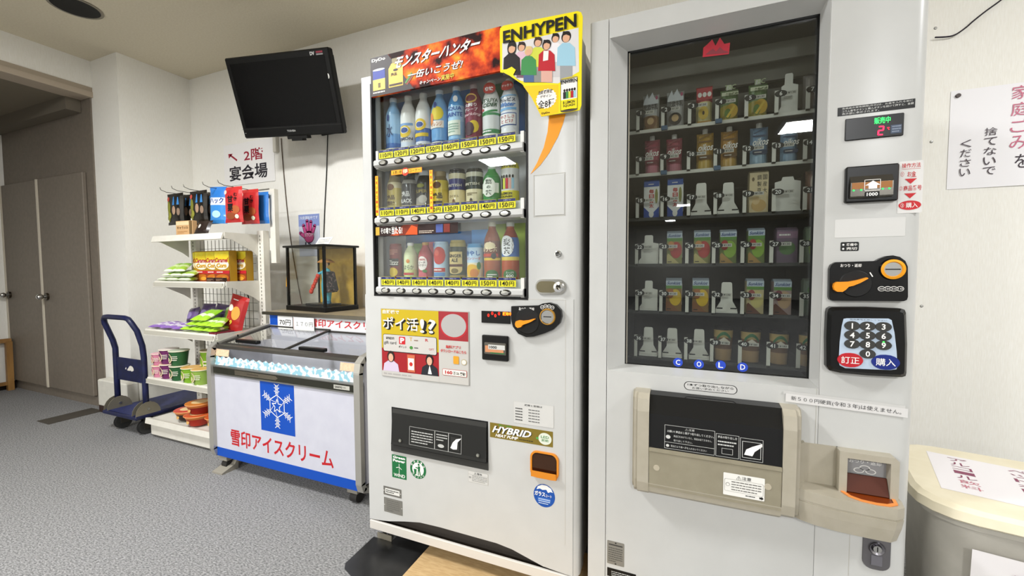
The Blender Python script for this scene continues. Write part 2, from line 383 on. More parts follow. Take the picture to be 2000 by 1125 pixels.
# window: liner, gasket, pane
LIN = noisy('liner', 'b9babb', 'c3c4c5', 15, .5)
m = MB()
m.box(WX0, WX1, .13, .135, WZ0, WZ1, LIN)
m.box(WX0 - .004, WX0, .05, .135, WZ0, WZ1, H('9a9ea6', .5)); m.box(WX1, WX1 + .004, .05, .135, WZ0, WZ1, H('a9a9a6', .5)); m.box(WX0, WX1, .05, .135, WZ1, WZ1 + .004, LIN); m.box(WX0, WX1, .05, .135, WZ0 - .004, WZ0, LIN)
m.build('display_liner', VM)
m = MB(); g = .005
for a in ((WX0 - g, WX0 + .001, WZ0 - g, WZ1), (WX1 - .001, WX1 + g, WZ0 - g, WZ1), (WX0, WX1, WZ0 - g, WZ0 + .001)): m.box(a[0], a[1], -.0015, .02, a[2], a[3], BLACKM)
m.build('window_gasket', VM)
MB().box(WX0 + .001, WX1 - .001, .012, .015, WZ0 + .001, WZ1, GLASS1).build('window_pane', VM)
# backing cards behind the drinks
def card(x0, x1, z0, z1, h): MB().box(x0, x1, .122, .125, z0, z1, H(h, .6)).build('backing_card', VM)
RX = [-1.030 + (.492 / 7) * k for k in range(8)]       # button columns on the front
DPX = [769, 798, 827.5, 859, 892, 926, 960, 996]
DX = [P(a, 240, .075).x for a in DPX]                  # drink columns inside the window
YD = .075
ZR = (1.54, 1.322, 1.052)
def dcard(k, z0, z1, h): card(DX[k] - .0385, DX[k] + .0375, z0, z1, h)
for k, h in ((0, '3f78b8'), (3, '4a86c6'), (4, '3c7cc4'), (6, '2e7d4e'), (7, '3c6fb0')): dcard(k, 1.54, 1.765, h)
for k in (1, 2): dcard(k, 1.66, 1.765, '23252a')
for k, z, h in ((1, 1.20, '8fb26a'), (2, 1.205, 'cf5f6d'), (5, 1.245, '3f86c4'), (6, 1.262, '9db53c'), (7, 1.262, '9db53c')): dcard(k, 1.05, z, h)
MB().box(DX[0] + .01, DX[5] - .04, .127, .129, 1.185, 1.242, H('1d5c94', .6)).build('backing_card', VM)
# button rails with buttons and price tags
YEL = H('d8d024', .5); NV = H('262a5e', .5); TXK = H('111111', .6)
PR = [['110', '120', '120', '150', '160', '150', '150', '150'], ['110', '110', '140', '140', '130', '130', '140', '150'], ['140', '140', '140', '140', '140', '140', '150', '140']]
btn = None
for row, (zb, zt, zb0, zb1) in enumerate(((1.478, 1.508, 1.515, 1.537), (1.265, 1.294, 1.301, 1.322), (1.003, 1.032, 1.038, 1.060))):
    m = MB(); xa, xb = -1.076, -.476
    m.prism([(.05, zb), (-.002, zb + .003), (-.010, zb + .010), (-.010, zt - .006), (-.004, zt), (.05, zt)], 'x', xa, xb, WHITE)
    m.box(xa + .008, xb - .006, .018, .022, zt, zb1 + .003, H('c9cbc8', .3)); m.box(xb - .012, xb, .004, .05, zb, zb1 + .008, H('dedcd6', .3)); m.box(xa, xa + .01, .004, .05, zb, zb1 + .008, H('dedcd6', .3))
    rail = m.build('button_rail', VM)
    for k in range(8):
        x = RX[k]; zc = (zb + zt) / 2 + .001
        if btn is None:
            b = MB(); b.lathe([(.0215, 0, H('2c2c2a', .3)), (.0195, -.002, H('4a4a48', .25, 1)), (.0155, -.0035, H('8a8a88', .2, 1)), (.0135, -.006, H('b4b4b0', .22, .9)), (0, -.0065, H('b4b4b0', .22, .9))], (0, 0, 0), n=20, sy=.52, axis='y')
            btn = b.build('button', rail, (x, -.010, zc))
        else: dup(btn, rail, (x, -.010, zc))
        t = MB(); f = FB(t, x - .0315, x + .0315, zb1 - .022, zb1, .0055); t.box(x - .0315, x + .0315, .0055, .007, zb1 - .022, zb1 + .010, YEL)
        f.rect(0, 1, 1, 1.42, NV, 0); f.text('つめた〜い', .3, 1.1, .75, 1.32, H('d8d8e8'), 1)
        f.text(PR[row][k], .10, .14, .56, .86, TXK, 1, .012); f.text('円', .62, .14, .90, .80, TXK, 1, .008)
        t.build('price_tag', VM)
# small signs inside the window
m = MB(); f = FY(m, 772, 328, 837, 323, .004); f = FB(m, -1.005, -.868, 1.448, 1.466, .003)
f.rect(0, 0, 1, 1, H('e08a1c', .5), 0); f.rect(.02, .12, .98, .88, H('e9b21e', .5), 1); f.ell(.47, .45, .11, .85, H('c4381c', .5), 2); f.text('得', .39, .05, .55, .95, H('fff0c0', .5), 3, .02)
f.text('お買い得', .06, .2, .34, .8, H('5a1808', .5), 2); f.text('コーナー', .60, .2, .95, .8, H('5a1808', .5), 2); m.build('bargain_sign', VM)
for xx in (-1.081, -.838):
    m = MB(); f = FB(m, xx, xx + .014, 1.302, 1.452, .004); f.rect(0, 0, 1, 1, H('e8871c', .5, emit=.15), 0); f.rect(.15, .01, .85, .99, H('f2c020', .5, emit=.15), 1)
    for i, ch in enumerate('お買い得コーナー'): f.text(ch, .25, .91 - i * .12, .75, .98 - i * .12, H('c03010'), 2, .02)
    m.build('bargain_strip', VM)
m = MB(); f = FB(m, -1.082, -.722, 1.224, 1.262, .003); f.rect(0, 0, 1, 1, H('2a1512', .5), 0)
f.rect(0, .1, .05, .9, H('c8a23a'), 1); f.poly([(.18, 0), (.52, 0), (.54, 1), (.36, 1)], H('7a2a14'), 1); f.poly([(.38, .05), (.53, .0), (.53, .7), (.46, .95)], H('d2521c'), 2); f.poly([(.22, 0), (.3, 0), (.27, .9)], H('c24a18'), 2)
f.text('その場で', .07, .2, .20, .8, H('f4f0e8'), 3, .02); f.text('当たる!', .21, .12, .345, .88, H('f4f0e8'), 3, .03)
f.rect(.75, .12, .83, .9, H('4a5a9a'), 2); f.rect(.84, .12, .91, .9, H('7a2a20'), 2); f.lines(.55, .1, .73, .4, 2, H('c8b8a8'), 2); m.build('prize_banner', VM)

# ---- header board with fire picture
def fire_mat():
    mt = noisy('fire_print', '240a06', 'f08a28', 13, .6, detail=7, lo=.40, hi=.62, spec=.15)
    r = [n for n in mt.node_tree.nodes if n.type == 'VALTORGB'][0].color_ramp
    e = r.elements.new(.46); e.color = lin('9c2a14'); e = r.elements.new(.53); e.color = lin('d84c1c'); e = r.elements.new(.68); e.color = lin('f2b53a')
    return mt
FIRE = fire_mat(); YP = -.012
m = MB(); a = P(723.5, 114.5, YP); b = P(978, 52, YP); c = P(724.5, 190, YP)
bx0, bx1, bz0, bz1 = a.x, b.x, c.z, a.z
m.box(bx0, bx1, YP, -.002, bz0, bz1, FIRE)
f = Face(m, (bx0, YP, bz0), (bx1 - bx0, 0, 0), (0, 0, bz1 - bz0), (0, -1, 0))
f.poly([(0, 0), (.36, 0), (.15, 1), (0, 1)], H('241613', .5), 0)
f.text('DyDo', .012, .86, .13, .96, H('f2efe8'), 1, .03)
f.rect(.02, .14, .125, .42, H('d8c45a'), 1); f.rect(.02, .42, .125, .66, H('2a3c96'), 1); f.ell(.0725, .66, .0525, .03, H('c8ccd8'), 2); f.text('1', .065, .2, .085, .32, H('6a5a20'), 2)
f.poly([(.155, .14), (.275, .14), (.275, .62), (.25, .74), (.18, .74), (.155, .62)], H('e2b84e'), 1); f.rect(.185, .74, .245, .86, H('8c8058'), 1); f.ell(.215, .56, .02, .03, H('2a1a10'), 2); f.text('絶品', .175, .42, .225, .50, H('2a1a10'), 2, .02); f.rect(.16, .17, .27, .22, H('3a2414'), 2)
f.poly([(.29, .17), (.31, .12), (.365, .33), (.345, .40)], H('8c3c20'), 1); f.poly([(.29, .19), (.345, .42), (.35, .36), (.30, .16)], H('4c8a3c'), 2)
f.lines(.02, .05, .21, .12, 1, H('d8d0c8'), 1)
def bt(t, x0, y0, x1, y1, mt, l, bold, shear, fcol=None):
    a = P(x0, y0, YP); b = P(x1, y1, YP); u0 = (a.x - bx0) / (bx1 - bx0); u1 = (b.x - bx0) / (bx1 - bx0); v1 = (a.z - bz0) / (bz1 - bz0); v0 = (b.z - bz0) / (bz1 - bz0)
    if fcol: f.text(t, u0, v0, u1, v1, fcol, l, bold + .035, shear)
    f.text(t, u0, v0, u1, v1, mt, l + 1, bold, shear)
WT = H('f6f3ee', .5); DKR = H('3a0c08', .5)
bt('モンスターハンター', 772, 111, 938, 97, WT, 2, .028, .06, DKR)
bt('一缶いこうぜ!', 797, 140, 904, 133, WT, 2, .018, .05, DKR)
bt('キャンペーン', 820, 159, 861, 158, WT, 2, .012, .04, DKR); bt('実施中', 862, 147, 887, 153, H('f0d848'), 2, .008, .04, DKR)
m.build('advert_board', VM)
# ---- yellow popup with printed group photograph
YQ = -.020; YW = H('f0dc14', .5)
def PX_(pts, Y): return [(P(a, b, Y).x, P(a, b, Y).z) for a, b in pts]
m = MB()
out = [(976, 62), (977, 55), (983, 50), (1060, 35), (1128, 21.5), (1135, 24), (1138, 32), (1136, 120), (1135.5, 205), (1132, 215), (1057, 227.5), (1049, 212), (1038, 190), (1025, 170), (1008, 152), (990, 144), (977, 141)]
m.prism(PX_(out, YQ), 'y', YQ, YQ + .003, YW)
org = P(976, 140, YQ); tr = P(1138, 22, YQ); bl = P(1057, 227.5, YQ)
px0, px1, pz0, pz1 = org.x, tr.x, bl.z, tr.z
f = Face(m, (px0, YQ, pz0), (px1 - px0, 0, 0), (0, 0, pz1 - pz0), (0, -1, 0)); f.step = .0002
def q(x, y): a = P(x, y, YQ); return ((a.x - px0) / (px1 - px0), (a.z - pz0) / (pz1 - pz0))
f.poly([q(*t) for t in [(981, 84), (1012, 82), (1130, 54), (1131, 140), (1090, 163), (1018, 158), (981, 138)]], H('d9d6d4', .5), 0)
f.poly([q(*t) for t in [(1091, 165), (1091, 220), (1057, 227), (1040, 193), (1022, 168)]], H('f0c414', .5), 0)
a = q(983, 62); b = q(1126.5, 53); f.text('ENHYPEN', a[0], b[1], b[0], a[1] , TXK, 14, .03)
SK = H('d9a888'); HR = H('1c1512')
FL = [0.0]
def fig(x, y, s, top, hair, bot, longhair=False):
    L0 = FL[0]; FL[0] += 1.4; s *= 1.18; y += 2; yl = 142 if x < 1012 else (152 if x < 1028 else 161)
    # printed little person: head centre at (x,y), s = head half width in px
    f.poly([q(x - 2.6 * s, y + 8 * s), q(x - 2.4 * s, y + 3 * s), q(x - 1.0 * s, y + 1.7 * s), q(x + 1.0 * s, y + 1.7 * s), q(x + 2.4 * s, y + 3 * s), q(x + 2.6 * s, y + 8 * s)], H(top), L0 + 1)
    f.poly([q(x - 1.7 * s, y + 8 * s), q(x + 1.7 * s, y + 8 * s), q(x + 1.7 * s, min(y + 13 * s, yl)), q(x - 1.7 * s, min(y + 13 * s, yl))], H(bot), L0 + 1.2)
    c_ = q(x, y); r_ = q(x + s, y); t_ = q(x, y - 1.25 * s)
    f.ell(c_[0], c_[1], (r_[0] - c_[0]) * 1.35, (t_[1] - c_[1]) * (1.25 if not longhair else 1.9), H(hair), L0 + 1.6)
    f.ell(c_[0], c_[1] - .012, (r_[0] - c_[0]), (t_[1] - c_[1]) * .95, SK, L0 + 2)
    f.poly([q(x - 1.1 * s, y - .2 * s), q(x - .9 * s, y - 1.5 * s), q(x + .9 * s, y - 1.5 * s), q(x + 1.1 * s, y - .2 * s), q(x, y - .6 * s)], H(hair), L0 + 2.4)
for a in [(1085, 72, 5, 'e6e2e4', '1c1512', 'c8c4c4'), (1106, 70, 6, '9cc6d8', '1c1512', '9a9c9e'), (1019, 89, 5, 'd8b4c4', '2a1c18', '7a5a68'), (1000, 92, 5.6, '1d1718', '1c1512', '2a2224', True), (1051, 80, 5.2, 'cdd24a', '3a2a20', '8a8a86'), (1068, 86, 5.4, 'b8202c', '1c1512', 'd8a898'), (1033, 98, 5, '3f8a4c', 'd8bc84', '48628c')]: fig(*a)
f.poly([q(1062, 100), q(1072, 100), q(1071, 118), q(1061, 120)], H('ece8e4'), 10.6)
f.poly([q(978, 137), q(990, 136), q(1000, 131), q(1008, 137), q(1003, 147), q(1020, 165), q(995, 148), q(985, 143)], YW, 13)
c0 = q(1067, 193); f.poly([(c0[0] + (1 + .1 * (k % 2)) * .115 * math.cos(k * math.pi / 20), c0[1] + (1 + .1 * (k % 2)) * .096 * math.sin(k * math.pi / 20)) for k in range(40)], H('f4ece4'), 2)
a = q(1051, 197); b = q(1083, 208); f.text('全8種', a[0], b[1] , b[0], a[1] , TXK, 3, .014)
a = q(1052, 178); b = q(1079, 181); f.text('自販機限定', a[0], b[1], b[0], a[1], TXK, 3, .02); a = q(1055, 187); b = q(1077, 189); f.text('デザイン', a[0], b[1], b[0], a[1], TXK, 3, .02)
a = q(1058, 220); b = q(1074, 222); f.text('DyDo', a[0], b[1], b[0], a[1], TXK, 3, .03)
cx0, cz1 = q(1095, 156); cx1, cz0 = q(1128, 212)
f.rect(cx0, cz0, cx1, cz1, H('f2ece6'), 2); f.rect(cx0, cz0, cx1, cz0 + .11, YW, 3); f.ell((cx0 + cx1) / 2, cz0 - .005, (cx1 - cx0) / 2, .014, H('4a4238'), 3); f.ell((cx0 + cx1) / 2, cz1 + .003, (cx1 - cx0) / 2, .012, H('c9b84a'), 3); f.frame(cx0, cz0, cx1, cz1, .0012, H('3a3428'), 4)
f.text('ENHYPEN', cx0 + .005, cz1 - .05, cx1 - .005, cz1 - .012, TXK, 4, .03)
for k, cl in enumerate(('2a2224', '3f8a4c', 'cdd24a', 'b8202c', '9cc6d8')):
    u = cx0 + .03 + k * (cx1 - cx0 - .05) / 5; f.rect(u, cz0 + .12, u + .032, cz0 + .19, H(cl), 4); f.ell(u + .016, cz0 + .205, .012, .015, HR, 5)
f.text('B LEMON', cx0 + .03, cz0 + .065, cx1 - .03, cz0 + .095, TXK, 4, .03); f.text('SQUASH', cx0 + .03, cz0 + .03, cx1 - .03, cz0 + .06, TXK, 4, .03)
m.build('advert_popup', VM)
# ---- orange swoosh, flap outline, lock, handle
m = MB(); ff = [(1072.6, 226), (1105, 222.8), (1100, 241), (1090, 267), (1072.6, 299), (1055, 323), (1036, 340.5), (1049, 318), (1062, 288), (1069.4, 258)]
m.add([(P(a, b, 0).x, -.0006, P(a, b, 0).z) for a, b in ff], [tuple(range(10))], H('e8941c', .35)); m.build('orange_swoosh', VM)
def px_box(mb, x0, y0, x1, y1, ya, yb, mat, b=.003):
    a = P(x0, y0, min(ya, yb)); c = P(x1, y1, min(ya, yb)); mb.bbox(a.x, c.x, min(ya, yb), max(ya, yb), c.z, a.z, mat, b)
m = MB(); px_box(m, 1044, 344.5, 1102.5, 419, -.002, .01, WHITE, .0015); f = FY(m, 1043.5, 344, 1103, 419.5, -.0004); f.frame(-.02, -.02, 1.02, 1.02, .0016, H('b6b2a8'), -1); m.build('flush_flap', VM)
m = MB(); c = P(1090, 496, 0); m.lathe([(.011, 0, STEEL), (.010, -.006, CHROME), (.0075, -.0065, H('5a5a58', .3, 1)), (0, -.0045, H('3a3a38', .3, 1))], (c.x, 0, c.z), n=20, axis='y'); m.build('lock', VM)
m = MB(); a = P(1046, 544, 0); b = P(1107, 577, 0); cz = (a.z + b.z) / 2; rr_ = (a.z - b.z) / 2 - .002
def stad(x0, x1, zc, r, n=8): return [(x1 - r + r * math.cos(t), zc + r * math.sin(t)) for t in [-math.pi / 2 + math.pi * k / n for k in range(n + 1)]] + [(x0 + r + r * math.cos(t), zc + r * math.sin(t)) for t in [math.pi / 2 + math.pi * k / n for k in range(n + 1)]]
m.prism(stad(a.x, b.x, cz, rr_), 'y', -.005, .0, CHROME); m.prism(stad(a.x + .005, b.x - .03, cz, rr_ - .006), 'y', -.007, -.005, H('7d765f', .3, 1)); m.lathe([(.017, -.005, CHROME), (.016, -.014, CHROME), (.008, -.015, H('55524a', .3, 1)), (0, -.011, BLACKM)], (b.x - .024, 0, cz), n=24, axis='y'); m.build('door_handle', VM)
# ---- coin unit
m = MB(); zz = [(1295, 85), (1540, 78), (1580, 60), (1640, 52), (1700, 70), (1745, 120), (1752, 180), (1735, 240), (1680, 295), (1600, 330), (1500, 360), (1430, 365), (1360, 335), (1310, 270), (1293, 200)]
pp = PX_([(720 + a * .215, 580 + b * .215) for a, b in zz], -.016); m.prism(pp, 'y', -.016, 0, BLACKP)
cu = m.build('coin_unit', VM)
def z5(a, b): return P(720 + a * .215, 580 + b * .215, -.016)
m = MB(); c = z5(1440, 220); m.lathe([(.043, -.016, BLACKM), (.040, -.0185, BLACKM), (0, -.0185, H('1c1c1c', .5))], (c.x, 0, c.z), n=28, axis='y'); m.build('dial', cu)
m = MB(); q_ = [(1343, 240), (1350, 218), (1375, 208), (1410, 213), (1460, 208), (1515, 193), (1522, 200), (1480, 225), (1440, 240), (1410, 250), (1395, 270), (1365, 276), (1348, 262)]
m.prism([(z5(*t).x, z5(*t).z) for t in q_], 'y', -.03, -.018, H('f0941e', .35)); m.build('return_lever', cu)
m = MB(); c = z5(1625, 180); m.lathe([(.027, -.016, H('b98a3c', .35, .5)), (.025, -.021, H('b98a3c', .35, .5)), (.022, -.021, H('8a8478', .3, 1)), (.0205, -.018, STEEL), (0, -.018, STEEL)], (c.x, 0, c.z), n=28, axis='y'); m.box(c.x - .013, c.x + .013, -.0188, -.018, c.z - .0014, c.z + .0014, BLACKM); m.build('coin_slot', cu)
m = MB(); f = FY(m, 720 + 1365 * .215, 580 + 92 * .215, 720 + 1503 * .215, 580 + 127 * .215, -.0162); f.text('おつり・返却', 0, 0, 1, 1, WT, 0, .01)
m.build('coin_unit_print', cu); m = MB()
for k, (a, b) in enumerate(((1577, 93), (1607, 84), (1640, 86), (1670, 97))):
    c = z5(a, b); f2 = FB(m, c.x - .0062, c.x + .0062, c.z - .0062, c.z + .0062, -.0162); f2.ell(.5, .5, .5, .5, WT, 0); f2.ell(.5, .5, .4, .4, TXK, 1); f2.text(('500', '100', '50', '10')[k], .2, .35, .8, .65, WT, 2)
m.build('coin_marks', cu)
m = MB(); px_box(m, 940, 607, 996.5, 633, -.004, 0, BLACKP, .001); dsp = m.build('led_display', VM)
m = MB(); RED = H('ff2010', .5, emit=3.0)
for a, b in ((1075, 170), (1110, 152), (1138, 173), (1172, 155)):
    c = z5(a, b); n = 14; vs_ = [(c.x + R * math.cos(2 * math.pi * k / n) * .8, -.0046, c.z + R * math.sin(2 * math.pi * k / n) * 1.15) for R in (.0045, .0024) for k in range(n)]
    m.add(vs_, [(k, (k + 1) % n, (k + 1) % n + n, k + n) for k in range(n)], RED)
a = z5(1205, 138); b = z5(1285, 178); f = FB(m, a.x, b.x, b.z, a.z, -.0042); f.text('販売中', 0, .05, 1, .95, H('ff6a10', .5, emit=3), 0, .04); m.build('led_digits', dsp)
# ---- bank note slot
m = MB(); px_box(m, 940.5, 654, 992, 707, -.012, 0, BLACKP, .003); bs = m.build('note_acceptor', VM)
m = MB(); a = P(947, 668, -.014); b = P(989, 694, -.014); m.bbox(a.x, b.x, -.02, -.011, b.z, a.z, H('6a675f', .25, .6), .002); f = FB(m, a.x, b.x, b.z, a.z, -.02); f.rect(.05, .18, .9, .75, H('c98a62', .4), 0); f.rect(.2, .45, .97, .85, H('c9c9c4', .3), 1); f.text('1000', .25, .52, .6, .76, H('3a3a3a'), 2, .02); f.rect(.3, .1, .95, .2, H('2a6a3a'), 1); m.build('note_mouth', bs)
# ---- advert card with point campaign
m = MB(); px_box(m, 743, 601.5, 917, 754, -.003, 0, H('a9a6a0', .3), .0012); f = FY(m, 744.5, 603, 915.5, 753, -.003)
f.rect(0, .42, .68, 1, H('c2a81c', .4), 0); f.rect(0, 0.03, .68, .42, H('9c1e24', .4), 0); f.rect(.68, .60, 1, 1, H('9c2c32', .4), 0); f.rect(.68, 0, 1, .60, H('bfbcb6', .4), 0); f.rect(0, 0, .68, .08, H('bfbcb6', .4), 1)
f.text('自販機で', .02, .93, .225, .99, H('e8e4d8'), 2, .03)
for l, (mt, bo, dx) in enumerate(((TXK, .055, .01), (H('e2ded6'), .012, 0))): f.text('ポイ活', .02 + dx, .70 - dx * 1.5, .45 + dx, .89 - dx * 1.5, mt, 2 + l, bo); f.text('!?', .47 + dx, .68 - dx * 1.5, .65 + dx, .88 - dx * 1.5, mt, 2 + l, bo)
f.rr(.02, .37, .66, .63, .008, TXK, 2); f.rr(.025, .38, .655, .625, .007, H('c6c2bc', .4), 3)
f.text('amazon', .06, .555, .16, .59, TXK, 4, .01); f.text('gift card', .035, .47, .185, .53, H('4a4a4a'), 4, .01); f.rr(.22, .495, .295, .605, .003, H('c4202a', .4), 4); f.text('P', .235, .51, .285, .59, WT, 5, .04); f.text('ポイント', .215, .44, .31, .475, TXK, 4, .01); f.text('T', .345, .55, .38, .605, H('c8a24a'), 4, .02); f.text('R', .53, .56, .565, .6, H('b83a3a'), 4, .02); f.ell(.365, .455, .02, .025, H('4a8a3c'), 4); f.lines(.4, .44, .46, .475, 1, H('6a6a6a'), 4); f.text('GIFT', .57, .44, .63, .47, H('b85a5a'), 4); f.lines(.40, .55, .46, .58, 1, H('8a6a5a'), 4)
for cx, top, hair in ((.115, 'cbbcd0', '2a1e1a'), (.575, '25262c', '221814')):
    f.poly([(cx - .1, .08), (cx - .085, .19), (cx - .03, .24), (cx + .03, .24), (cx + .085, .19), (cx + .1, .08)], H(top), 2); f.ell(cx, .30, .045, .085, H(hair), 3); f.ell(cx, .285, .03, .06, H('d8a88c'), 4)
f.poly([(.555, .1), (.575, .23), (.6, .1)], WT, 3)
f.rect(.315, .1, .405, .35, H('c86a4a'), 3); f.rect(.325, .13, .395, .30, H('ece8e0'), 4); f.ell(.36, .215, .02, .03, H('c4302a'), 5)
f.ell(.845, .80, .15, .175, H('b82c34', .4), 1); f.ell(.845, .81, .135, .16, H('aeaba8', .35), 2, 32)
f.text('無料アプリ', .76, .49, .92, .535, H('c23a3a'), 4, .03); f.text('ダウンロードはこちら', .70, .43, .98, .475, H('c23a3a'), 4, .03)
f.rr(.84, .28, .9, .39, .003, H('d89a2a'), 3); f.ell(.955, .315, .03, .04, H('b8a878'), 3); f.ell(.955, .315, .024, .032, H('dcd8d2'), 4)
f.rr(.72, .11, .985, .20, .004, H('b8443a'), 3); f.rr(.725, .115, .98, .195, .003, H('e8e4da'), 4); f.text('160', .75, .13, .83, .18, H('b8242a'), 5, .04); f.text('万 DL 突破!', .84, .13, .97, .175, TXK, 5, .02); f.lines(.02, .02, .66, .06, 1, H('a8a4a0'), 2)
m.build('point_campaign_card', VM)
# ---- product outlet
m = MB(); a = P(765, 794.4, 0); b = P(954, 919, 0); ox0, ox1, oz0, oz1 = a.x, b.x, b.z, a.z
m.box(ox0, ox1, -.001, .002, oz0, oz1, BLACKM)
m.prism([(-.001, oz0 + .03), (-.008, oz0 + .028), (-.008, oz0 + .004), (-.001, oz0)], 'x', ox0, ox1, H('343432', .4)); out_ = m.build('product_outlet', VM)
m = MB(); m.prism([(-.002, oz1 - .004), (-.006, oz1 - .02), (-.014, oz0 + .045), (-.016, oz0 + .034), (-.002, oz0 + .034)], 'x', ox0 + .006, ox1 - .004, H('262624', .15))
f = Face(m, (ox0 + .09, -.0145, oz0 + .047), (.222, 0, 0), (0, .0045, .08), (0, -1, .06)); GR = H('b8b8b4')
f.frame(0, 0, .5, .85, .0012, GR, 1); f.frame(.5, 0, .76, .85, .0012, GR, 1); f.frame(.76, 0, 1, .85, .0012, GR, 1); f.rect(.8, .12, .96, .7, H('2a2a28'), 1); f.poly([(.8, .2), (.85, .15), (.92, .18), (.93, .5), (1.0, .7), (.9, .62), (.84, .45)], WT, 2); f.lines(.04, .1, .46, .7, 5, GR, 1, .4); f.lines(.53, .4, .74, .75, 3, GR, 1, .4); f.ell(.62, .2, .06, .08, GR, 1)
m.build('outlet_flap', out_)
for uu in (.12, .92):
    mm = MB(); mm.lathe([(.007, 0, H('55554f', .25)), (.005, -.003, H('88887f', .25)), (0, -.004, H('aaaaa2', .2))], (ox0 + (ox1 - ox0) * uu, -.016, oz0 + .055), n=14, axis='y'); mm.build('flap_bolt', out_)
# ---- stickers and plates
def sticker(name, x0, y0, x1, y1, col, round_=.002, Y=0.0, parent=VM):
    m = MB(); f = FY(m, x0, y0, x1, y1, Y); f.rr(0, 0, 1, 1, round_, col, 0); return m, f
m, f = sticker('', 765.5, 886.7, 794.4, 937.8, H('1f6a3c', .4)); f.text('Green', .08, .85, .92, .96, WT, 1, .04); f.text('Power', .08, .70, .92, .82, WT, 1, .04); f.text('WIND', .12, .06, .9, .2, WT, 1, .01); f.seg((.5, .2), (.5, .5), .0015, WT, 1)
for an in (90, 200, 320): f.seg((.5, .5), (.5 + .22 * math.cos(math.radians(an)), .5 + .14 * math.sin(math.radians(an))), .002, WT, 1)
m.build('green_power_sticker', VM)
c = P(816.7, 916.7, 0); r_ = .036; m = MB(); f = FB(m, c.x - r_, c.x + r_, c.z - r_, c.z + r_, 0); GN = H('1f6a3c', .4); f.ell(.5, .5, .5, .5, GN, 0, 32); f.ell(.5, .5, .36, .36, H('e8e6e0'), 1, 28)
f.ell(.55, .76, .06, .06, GN, 2); f.poly([(.5, .4), (.62, .42), (.64, .68), (.5, .68)], GN, 2); f.poly([(.5, .6), (.36, .62), (.35, .57), (.5, .54)], GN, 2); f.poly([(.5, .42), (.55, .42), (.54, .18), (.49, .18)], GN, 2); f.poly([(.57, .42), (.63, .42), (.68, .18), (.62, .18)], GN, 2); f.poly([(.24, .5), (.42, .5), (.39, .22), (.27, .22)], GN, 2)
for k, ch in enumerate('あき容器は'):
    an = math.radians(150 - k * 30); u = .5 + .43 * math.cos(an); v = .5 + .43 * math.sin(an); f.text(ch, u - .055, v - .055, u + .055, v + .055, WT, 2, .01)
for k, ch in enumerate('リサイクル'):
    an = math.radians(220 + k * 25); u = .5 + .43 * math.cos(an); v = .5 + .43 * math.sin(an); f.text(ch, u - .05, v - .05, u + .05, v + .05, WT, 2, .01)
m.build('recycling_sticker', VM)
m, f = sticker('', 914.4, 918, 953.8, 948.5, H('b4b1aa', .5)); f.rr(.02, .02, .98, .97, .002, H('cac9c5', .5), 1); f.text('⚠警告', .3, .72, .7, .92, H('4a4a48'), 2, .01); f.lines(.2, .1, .95, .65, 4, H('8a8a86'), 2, .4); f.rect(.02, .68, .98, .70, H('9a9a96'), 2); f.ell(.1, .42, .06, .1, H('9a9a96'), 2); m.build('warning_sticker', VM)
m, f = sticker('', 957, 824.5, 1080, 874, H('8d7a34', .3, .4), .001); f.text('HYBRID', .07, .35, .68, .80, TXK, 1, .05, .08); f.text('HYBRID', .06, .37, .67, .82, WT, 2, .03, .08); f.text('HEAT PUMP', .10, .10, .46, .30, WT, 2, .03, .05); f.text('電気エネ自販機', .15, .86, .36, .95, H('4aa04a'), 1, .02); f.ell(.88, .47, .10, .38, H('d8dccc'), 1, 24); f.text('LED', .82, .5, .94, .66, H('4a8a4c'), 2, .01); f.text('照明', .83, .28, .93, .44, H('4a8a4c'), 2, .01); f.ell(.765, .45, .02, .08, H('5aa04a'), 2); f.lines(.48, .12, .76, .22, 1, H('3a3420'), 1); m.build('hybrid_plate', VM)
m, f = sticker('', 1003, 783, 1082, 837, H('bfbdb8', .3)); f.rr(.01, .01, .99, .99, .002, H('cbcac6', .3), 1); f.text('故障と苦情は', .28, .84, .72, .93, H('3a3a38'), 2, .01)
for k in range(5): f.lines(.05, .66 - k * .13, .3, .72 - k * .13, 1, H('4a4a48'), 2, .8); f.lines(.38, .66 - k * .13, .9, .72 - k * .13, 1, H('6a6a68'), 2, .7)
m.build('contact_card', VM)
m, f = sticker('', 749, 948, 784.5, 974, H('77756f', .4, .3)); f.rr(.1, .2, .9, .8, .002, H('d9d8d2'), 1); f.lines(.15, .3, .85, .7, 2, H('4a4a48'), 2); f.ell(.04, .5, .02, .04, WT, 2); f.ell(.96, .5, .02, .04, WT, 2); m.build('rating_plate', VM)
m, f = sticker('', 750, 970, 786.7, 1008, H('85837c', .35, .3)); f.lines(.15, .1, .85, .9, 6, H('6c6a64'), 1, .5); f.ell(.04, .5, .02, .025, WT, 2); f.ell(.96, .5, .02, .025, WT, 2); m.build('rating_plate', VM)
c = P(1063, 968, 0); r_ = .037; m = MB(); f = FB(m, c.x - r_, c.x + r_, c.z - r_ * 1.05, c.z + r_ * 1.05, 0); BL = H('1d4fa0', .4); f.ell(.5, .5, .5, .5, BL, 0, 32)
f.poly([(.14, .72), (.3, .78), (.42, .74), (.6, .78), (.68, .66), (.8, .72), (.9, .70), (.82, .86), (.62, .96), (.4, .96), (.2, .86)], H('e6e6e4'), 1); f.text('ガラス', .05, .46, .55, .66, WT, 2, .03); f.text('コート', .57, .46, .85, .58, WT, 2, .01); f.rect(.2, .22, .8, .40, H('4a78c0'), 1); f.lines(.24, .12, .78, .38, 3, H('c8d4e8'), 2, .4); m.build('glass_coat_sticker', VM)
